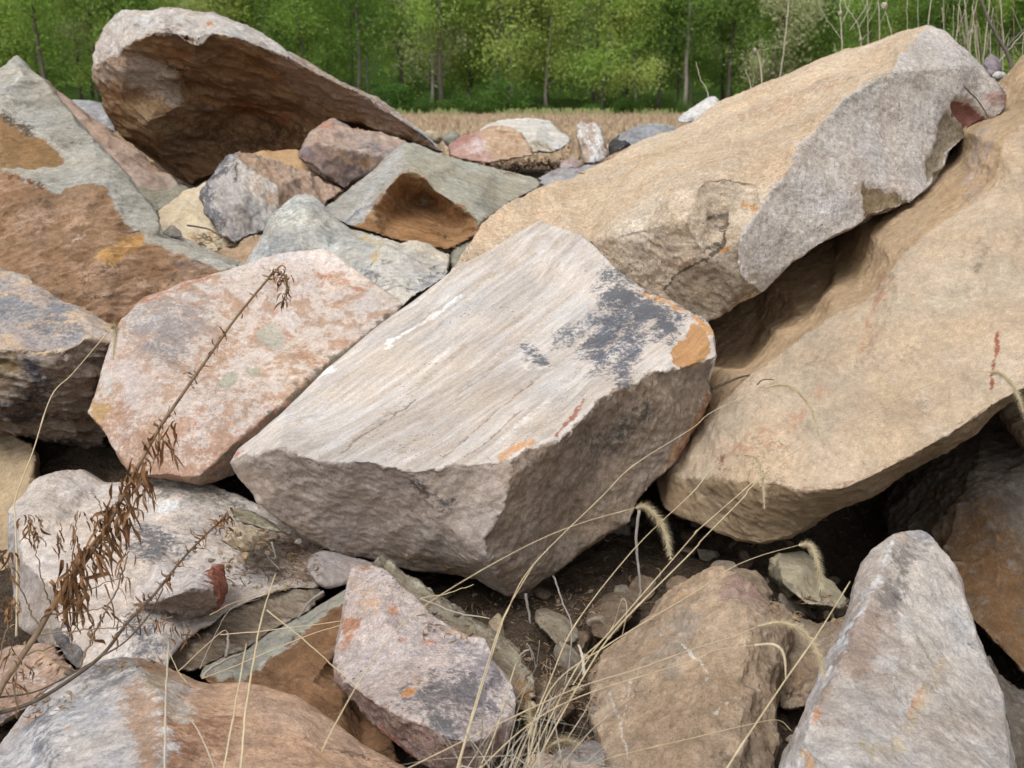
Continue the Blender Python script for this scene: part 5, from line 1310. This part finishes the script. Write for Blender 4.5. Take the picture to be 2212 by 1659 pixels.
GL = ['stiff straw stalk rising in front of the foreground boulder, left of the pair', 'straw stalk in front of the foreground boulder, shorter of the close pair', 'tall straw stalk in front of the foreground boulder, taller of the close pair',
      'short broken straw on the orange half of the foreground boulder', 'straw lying across the gap to the pale pink-grey rock', 'lower straw lying along the grey-green rim of the rust-brown rock', 'straw slanting down over the rust-brown rock',
      'straw leaning in the dark gap above the rust-brown rock', 'thin straw beside the leaning one in the dark gap', 'thin curved straw along the top of the layered slab', 'short dark straw in front of the foreground boulder top']
for lab, s, r, mt_ in zip(GL, ('1010,1750,1.12 1020,1200,1.2 1035,885,1.26', '1360,1750,1.12 1430,1350 1510,895,1.26', '1470,1750,1.12 1510,1300,1.18 1560,980 1610,720,1.32 1690,470,1.42',
        '1340,1720,1.14 1250,1500 1180,1370,1.2', '1350,840,1.75 1600,820 1850,790 2095,755,1.70', '1240,1110,1.62 1450,1030 1850,860 2095,780,1.70', '1635,690,1.40 1850,860 2050,1040 2230,1190,1.36',
        '1090,1070,1.6 1350,830 1400,830,1.7', '1225,1050,1.62 1300,880 1420,680 1600,620,1.8', '1290,720,1.75 1450,640 1750,555 1930,555,1.95', '1150,1140,1.5 1090,1060 1035,940,1.5'),
        (.0013, .0011, .0013, .0010, .0010, .0009, .0009, .0009, .0006, .0008, .0009), (STRAWG, STRAW, STRAW, STRAWG, STRAW, STRAW, STRAW, STRAW, STRAWG, STRAW, STRAW)):
    pth = smooth_path(s, 'G', jit=.0003, R=R)
    o = stem_obj('straw', pth, r, r * .7, mt_, None, 6, pth[0]); tag(o, lab, 'straw', 'loose dry straws')

# the clump the stalks grow from: a tuft of dead blades
bv, bf = [], []
R = random.Random(12)
for k in range(75):
    x = 1130 + R.gauss(0, 190); b = P(*fz('H', x, 1760 + R.uniform(-20, 60)), R.uniform(1.16, 1.32))
    d = Vector((R.gauss(.1, .42), R.gauss(.1, .25), R.uniform(.5, 1.1))).normalized(); Ln = R.uniform(.06, .20)
    side = d.cross(Vector((R.gauss(0, 1), R.gauss(0, 1), R.gauss(0, .4)))).normalized() * R.uniform(.0005, .0016)
    p = b.copy(); i0 = len(bv); n = 7; kink = R.randrange(2, 7) if R.random() < .5 else 99
    for j in range(n + 1):
        w = side * (1 - .8 * j / n); bv.extend([tuple(p - w), tuple(p + w)])
        if j == kink: d = (d + Vector((R.gauss(0, .9), R.gauss(0, .5), R.uniform(-1.4, -.1)))).normalized()
        d = (d + Vector((R.gauss(0, .05), R.gauss(0, .05), -.05))).normalized(); p = p + d * Ln / n
    for j in range(n):
        a = i0 + 2 * j; bf.append((a, a + 1, a + 3, a + 2))
o = new_mesh_obj('grass_tuft', bv, bf, STRAWG, None, False, P(1130, 1690, 1.25)); tag(o, 'matted tuft of dead grass blades at the bottom centre', 'grass tuft')

# ---- twigs
TW = [('grey upright twig hanging below the foxtail head under the slab', 'H', '1885,75,2.0 1868,250 1880,400 1895,570 1870,640', 2.0, .0034, TWIG),
      ('thin grey twig standing in the soil under the slab', 'H', '1360,480,2.1 1420,650 1470,780 1460,1000 1430,1150,1.8', 2.0, .0022, TWIG),
      ('short brown twig under the lowest corner of the centre slab', 'H', '1190,590,2.12 1205,680 1220,770', 2.1, .0035, TWIG),
      ('dead curved blade lying behind the pale pink-grey rock', 'H', '540,620,1.92 650,660 760,705 970,742', 1.93, .0022, STRAWG),
      ('straw poking into the shadow under the centre slab', 'H', '550,615,1.9 700,590 870,535', 1.95, .0012, STRAW),
      ('whitish twig in the crack beside the rust-brown rock', 'G', '1985,575,1.95 1900,640 1825,745', 1.93, .0035, TWIG),
      ('bleached twig along the rim of the rust-brown rock', 'G', '1240,1105,1.68 1290,1050 1400,990 1480,960', 1.78, .0030, STRAWG),
      ('grey twig standing in the dark gap left of the rust-brown rock', 'G', '1385,980,1.8 1400,900 1395,830', 1.84, .0034, TWIG),
      ('grey twig lying on the pale boulder near the two-toned stone', 'G', '1665,270,1.98 1690,370 1640,360 1720,450', 1.98, .0022, TWIG),
      ('dark twig lying on the cream-coloured stone', 'A', '1150,1383,3.72 1230,1395 1300,1415 1360,1460', 3.7, .0042, TWIGD),
      ('dark forked twig in the hollow of the curved tan boulder', 'F', '300,860,2.38 400,815 480,785 540,775', 2.45, .0035, TWIGD),
      ('small bent twig at the lip of the hollow of the curved tan boulder', 'F', '575,838,2.36 600,810 640,800 680,805', 2.36, .0018, TWIGD),
      ('thin dark twig caught on the broken end of the leaning slab', 'C', '1845,530,3.0 1930,620 1995,720', 3.02, .0026, TWIGD),
      ('pale bulb-tipped twig in the gap above the grass clump', 'H', '1550,1090,1.5 1540,980 1515,905', 1.55, .0030, STRAWG),
      ('crooked grey twig above the split slab corner', 'H', '1140,1020,1.6 1165,960 1215,935 1235,1000', 1.62, .0022, TWIG),
      ('thin forked twig in the soil right of the split slab', 'H', '1195,890,1.9 1235,960 1255,1040 1275,880', 1.88, .0012, TWIG)]
for lab, fr, s, d, r, mt_ in TW:
    pth = smooth_path(s, fr, dep=d, jit=.0005, R=R)
    o = stem_obj('twig', pth, r, r * .6, mt_, None, 6, pth[0]); tag(o, lab, 'twig', 'fallen twigs')

# ---- dry stems against the trees at the upper right
def dry_stem(label, s, d, r, brs=(), ball=None, mat=PALEST, grp='dry stems behind the leaning slab'):
    pth = smooth_path(s, 'C', dep=d, jit=.0014, R=R)
    e = empty('dry_weed', pth[0]); tag(e, label, 'dry weed', grp)
    r *= .62
    stem_obj('stem', pth, r, r * .55, mat, e, 5, pth[0])
    for b in brs:
        stem_obj('branch', smooth_path(b, 'C', dep=d, jit=.0012, R=R), r * .55, r * .3, mat, e, 4, pth[0])
    if ball:
        bm = bmesh.new(); bmesh.ops.create_icosphere(bm, subdivisions=3, radius=1)
        c = P(*fz('C', *ball[:2]), d)
        for v_ in bm.verts:
            v_.co = Vector((v_.co.x, v_.co.y, v_.co.z * 1.35)) * ball[2] * .45 * (1 + .22 * math.sin(v_.co.x * 17 + v_.co.z * 23) * math.cos(v_.co.y * 19)) + c
        me = bpy.data.meshes.new('seed_head'); bm.to_mesh(me); bm.free(); me.materials.append(PALEST)
        vs_ = [tuple(v_.co - pth[0]) for v_ in me.vertices]
        for v_, q in zip(me.vertices, vs_): v_.co = q
        o = bpy.data.objects.new('seed_head', me); COL.objects.link(o); o.parent = e
    return e
dry_stem('branched pale weed with a small seed ball, leftmost of the dry cluster', '1095,760 1098,320 1085,80 1095,-80', 5.0, .008, ('1100,250 1040,170 990,100 950,10', '1140,190 1190,120 1230,60 1265,-40', '1100,420 1060,330 1050,270', '1090,160 1130,60 1150,-20'), (1085, 85, .022))
dry_stem('forked pale weed with a seed ball low above the slab edge', '1215,760 1210,260 1180,130 1120,40 1110,-60', 5.1, .007, ('1210,260 1240,220 1275,190', '1195,180 1260,60 1290,-50'), (1210, 245, .020))
dry_stem('straight reddish dry stem between the two seed-ball weeds', '1330,760 1325,200 1320,0 1322,-90', 5.0, .006, ('1325,150 1360,80 1380,-40',))
dry_stem('leaning dry stem topped by the roundest seed ball', '1470,700 1395,210 1360,60', 4.9, .006, (), (1355, 40, .032))
dry_stem('pale stem leaning right just above the slab peak', '1560,700 1600,330 1625,140 1650,-60', 5.0, .0075)
dry_stem('fine twiggy weed behind the roundest seed ball', '1255,760 1255,200 1250,-70', 5.3, .005, ('1255,150 1300,60 1330,-30', '1255,90 1225,10 1215,-60'))
dry_stem('thin upright stem left of the slab peak', '1500,700 1497,200 1495,-70', 5.4, .0045)
dry_stem('thin pale stem directly behind the slab peak', '1565,700 1562,200 1560,-70', 5.5, .004)
dry_stem('reddish stem falling behind the right shoulder of the slab', '1785,760 1800,200 1830,-70', 5.0, .006, ('1795,230 1850,60 1880,-50',))
dry_stem('stem with a grey seed ball right of the slab peak', '1850,760 1875,330 1900,120 1940,-70', 4.9, .006, ('1880,330 1840,200',), (1890, 200, .022))
dry_stem('long pale stem sweeping up right of the grey seed ball', '1925,760 1960,400 1990,120 2010,-70', 5.0, .0075)
dry_stem('thick dark branch curving down to the dusky purple rock', '2150,520 2130,385 2085,280 1990,110 1930,-70', 4.4, .017, ('2100,300 2150,240 2212,180', '2040,200 2010,100'), None, BARK)
dry_stem('upright dry stem near the right edge', '2060,760 2085,300 2060,-70', 5.0, .006, ('2075,300 2110,220 2130,180', '2080,180 2030,90'))
dry_stem('weed slanting in from the right edge', '1990,480 2100,330 2212,200 2300,120', 4.7, .006, ('2100,330 2120,230', '2150,270 2212,260'))
dry_stem('tall pale sapling stem over the middle of the leaning slab', '680,700 735,330 765,50 775,-70', 5.5, .008)
dry_stem('short dry weed with a nodding seed spike over the leaning slab', '605,620 600,430 575,320 545,300', 4.6, .007, ('600,480 590,400', '598,440 612,380'), (562, 310, .018))
dry_stem('small forked dry twig left of the nodding seed spike', '540,700 535,520 505,430', 4.5, .005, ('537,560 555,480 548,430',))
dry_stem('lone bent stem behind the small white stone', '300,760 270,570 225,480 200,380', 5.2, .006)
for k in range(26):
    x = R.uniform(1640, 2330); t_ = x + R.gauss(0, 60)
    dry_stem('thin dry stem in the tangle behind the right shoulder of the leaning slab', f'{x:.0f},780 {(x+t_)/2+R.gauss(0,12):.0f},300 {t_:.0f},{R.uniform(-90, 120):.0f}', R.uniform(4.9, 6.0), R.uniform(.003, .0055),
             (f'{x:.0f},330 {x+R.gauss(0,60):.0f},{R.uniform(100,240):.0f}',) if k % 2 else (), None, PALEST if k % 3 else WEED, 'thin stems tangled behind the right shoulder of the slab')

# ---- leaf litter behind the roof-shaped rock and small debris
lv, lf = [], []
for k in range(2600):
    x = R.uniform(-1.2, 3.0); y = R.uniform(4.6, 10.5); z = soil_z(x, y) + R.uniform(.0, .05)
    ribbon_leaf(lv, lf, Vector((x, y, z)), R.uniform(.03, .09), R.uniform(.006, .018), R, droop=.1, out=Vector((R.gauss(0, 1), R.gauss(0, 1), .3)))
o = new_mesh_obj('leaf_litter', lv, lf, LIT, None, False); tag(o, 'dry brown leaves and stalks strewn on the soil behind the rocks', 'leaf litter', kind='stuff')
lv, lf = [], []
for k in range(1500):
    x = R.uniform(-1.1, 1.3); y = R.uniform(1.4, 3.0)
    z = float(soil_field(np.array([x]), np.array([y]))[0]) + .003
    Ln = R.uniform(.01, .05); a = R.uniform(0, 6.28)
    ribbon_leaf(lv, lf, Vector((x, y, z)), Ln, R.uniform(.0006, .003), R, droop=.06, out=Vector((math.cos(a), math.sin(a), .12)))
o = new_mesh_obj('plant_debris', lv, lf, LIT, None, False); tag(o, 'dry bits of stem and leaf scattered on the soil under the centre slab', 'plant debris', kind='stuff')

def pebble_mesh(seed):
    bm = bmesh.new(); bmesh.ops.create_icosphere(bm, subdivisions=4, radius=1)
    co = np.array([v_.co[:] for v_ in bm.verts])
    q = co + fbm(co * .9, 3, seed)[:, None] * .35
    rr = random.Random(seed)
    for _ in range(7):                       # chop flat faces
        n_ = np.array(Vector((rr.gauss(0, 1), rr.gauss(0, 1), rr.gauss(0, 1))).normalized()); dd = rr.uniform(.5, .8)
        ex = np.clip(q @ n_ - dd, 0, None); q = q - np.outer(ex, n_) * .93
    q = q * (1 + fbm(q * 4, 3, seed + 9) * .05)[:, None]; q[:, 2] *= .65
    for v_, c in zip(bm.verts, q): v_.co = c
    me = bpy.data.meshes.new('pebble'); bm.to_mesh(me); bm.free()
    nv = len(me.vertices)
    c1 = [(.34, .28, .21), (.24, .19, .14), (.42, .34, .24), (.30, .27, .24), (.45, .33, .19)][seed % 5]
    for nm, k in (('colA', 1.0), ('colB', .8)):
        at = me.color_attributes.new(nm, 'FLOAT_COLOR', 'POINT'); at.data.foreach_set('color', np.tile([c1[0] * k, c1[1] * k, c1[2] * k, 1], nv))
    at = me.color_attributes.new('stain', 'FLOAT_COLOR', 'POINT'); at.data.foreach_set('color', np.tile([.2, .2, .2, 0.], nv))
    at = me.attributes.new('tex', 'FLOAT_VECTOR', 'POINT'); at.data.foreach_set('vector', (q * .02).ravel())
    me.materials.append(PEB); me.shade_smooth()
    return me
PM = [pebble_mesh(60 + k) for k in range(5)]
def pebble(loc, s, k, label, grp='pebbles on the soil'):
    o = bpy.data.objects.new('pebble', PM[k % 5]); COL.objects.link(o); o.location = loc; o.scale = (s, s * R.uniform(.7, 1), s * R.uniform(.7, 1.1))
    o.rotation_euler = (R.gauss(0, .4), R.gauss(0, .4), R.uniform(0, 6.28)); tag(o, label, 'pebble', grp)
for k, (x, y, d, s, lab) in enumerate(((1512, 358, 1.93, .0085, 'tiny ochre pebble just below the two-toned stone'), (1645, 345, 1.97, .009, 'tiny flat pale pebble right of the ochre pebble'), (1300, 387, 1.92, .0085, 'tiny orange pebble behind the stone with the red end'),
                                     (1485, 388, 1.92, .007, 'very small ochre pebble next to the ochre pebble'), (1830, 270, 2.08, .010, 'little brown pebble at the edge of the centre slab'), (1350, 340, 1.95, .006, 'crumb of stone left of the ochre pebble'))):
    pebble(P(*fz('G', x, y), d), s, k + 4, lab)
for k in range(110):
    x = R.uniform(-.5, 1.15); y = R.uniform(1.45, 2.7); s = min(.034, .004 + R.expovariate(1 / .008))
    z = float(soil_field(np.array([x]), np.array([y]))[0]) + s * .2
    pebble((x, y, z), s, R.randrange(5), 'small brown pebble lying on the soil between the boulders', 'loose pebbles strewn on the soil')

# broken rubble half sunk in the soil under and beside the big slabs
R = random.Random(31)
RM = []
for k in range(4):
    me = PM[k].copy(); me.name = 'rubble'
    nv = len(me.vertices); c = [(.24, .19, .145), (.19, .15, .115), (.27, .235, .19), (.21, .155, .11)][k]
    for nm, q in (('colA', 1.0), ('colB', .7)):
        me.color_attributes[nm].data.foreach_set('color', np.tile([c[0] * q, c[1] * q, c[2] * q, 1], nv))
    RM.append(me)
for k in range(70):
    if k < 46: x = R.uniform(-.08, .95); y = R.uniform(1.65, 2.7)
    elif k < 60: x = R.uniform(-.75, -.1); y = R.uniform(1.55, 2.3)
    else: x = R.uniform(.5, 1.3); y = R.uniform(2.2, 3.0)
    s_ = R.uniform(.016, .052); z = float(soil_field(np.array([x]), np.array([y]))[0]) + s_ * .12
    o = bpy.data.objects.new('rubble_stone', RM[k % 4]); COL.objects.link(o); o.location = (x, y, z)
    o.scale = (s_, s_ * R.uniform(.55, 1), s_ * R.uniform(.5, 1.1)); o.rotation_euler = (R.gauss(0, .5), R.gauss(0, .5), R.uniform(0, 6.28))
    tag(o, 'broken brown rubble stone half sunk in the shaded soil between the boulders', 'stone', 'rubble in the shaded soil')

# grit, chips and dead bits lodged on ledges and in the joints: dropped onto whatever rock lies there
bpy.context.view_layer.update()
dg = bpy.context.evaluated_depsgraph_get()
R = random.Random(55)
lv, lf = [], []
n_p = 0
for (fr, x0, y0, x1, y1, n, pe) in (('G', 1380, 200, 1960, 560, 300, 16), ('H', 1150, 560, 1650, 1330, 330, 10), ('H', 560, 600, 1150, 900, 120, 5), ('G', 560, 1000, 1050, 1060, 40, 0),
                                    ('A', 1180, 1440, 1420, 1540, 90, 2), ('B', 1000, 960, 1560, 1080, 200, 0), ('H', 1100, 1250, 1600, 1600, 200, 6), ('I', 650, 600, 1120, 780, 120, 6), ('G', 60, 900, 480, 1350, 90, 3)):
    for k in range(n):
        x, y = fz(fr, R.uniform(x0, x1), R.uniform(y0, y1))
        dr = (P(x, y, 1.0) - CAM).normalized()
        hit, loc, nor, idx, ob_, _m = scene.ray_cast(dg, CAM, dr)
        if not hit or not ob_ or ob_.parent or nor.z < .35 or ob_.get('category') not in ('rock', None): continue
        if k < pe:
            dist = (loc - CAM).length; s_ = R.uniform(.004, .011) * dist / 2.0
            pebble(loc + nor * s_ * .25, s_, R.randrange(5), 'chip of stone lodged on a ledge or in a joint of the boulders', 'stone chips lodged among the boulders')
            if fr == 'H': n_p += 1
        else:
            ribbon_leaf(lv, lf, loc + nor * .002, R.uniform(.006, .032) * (loc - CAM).length / 2, R.uniform(.0006, .0026), R, droop=.03, out=Vector((R.gauss(0, 1), R.gauss(0, 1), .12)))
o = new_mesh_obj('plant_debris', lv, lf, LIT, None, False); tag(o, 'dead stem and leaf bits caught in the joints between the boulders', 'plant debris', kind='stuff')
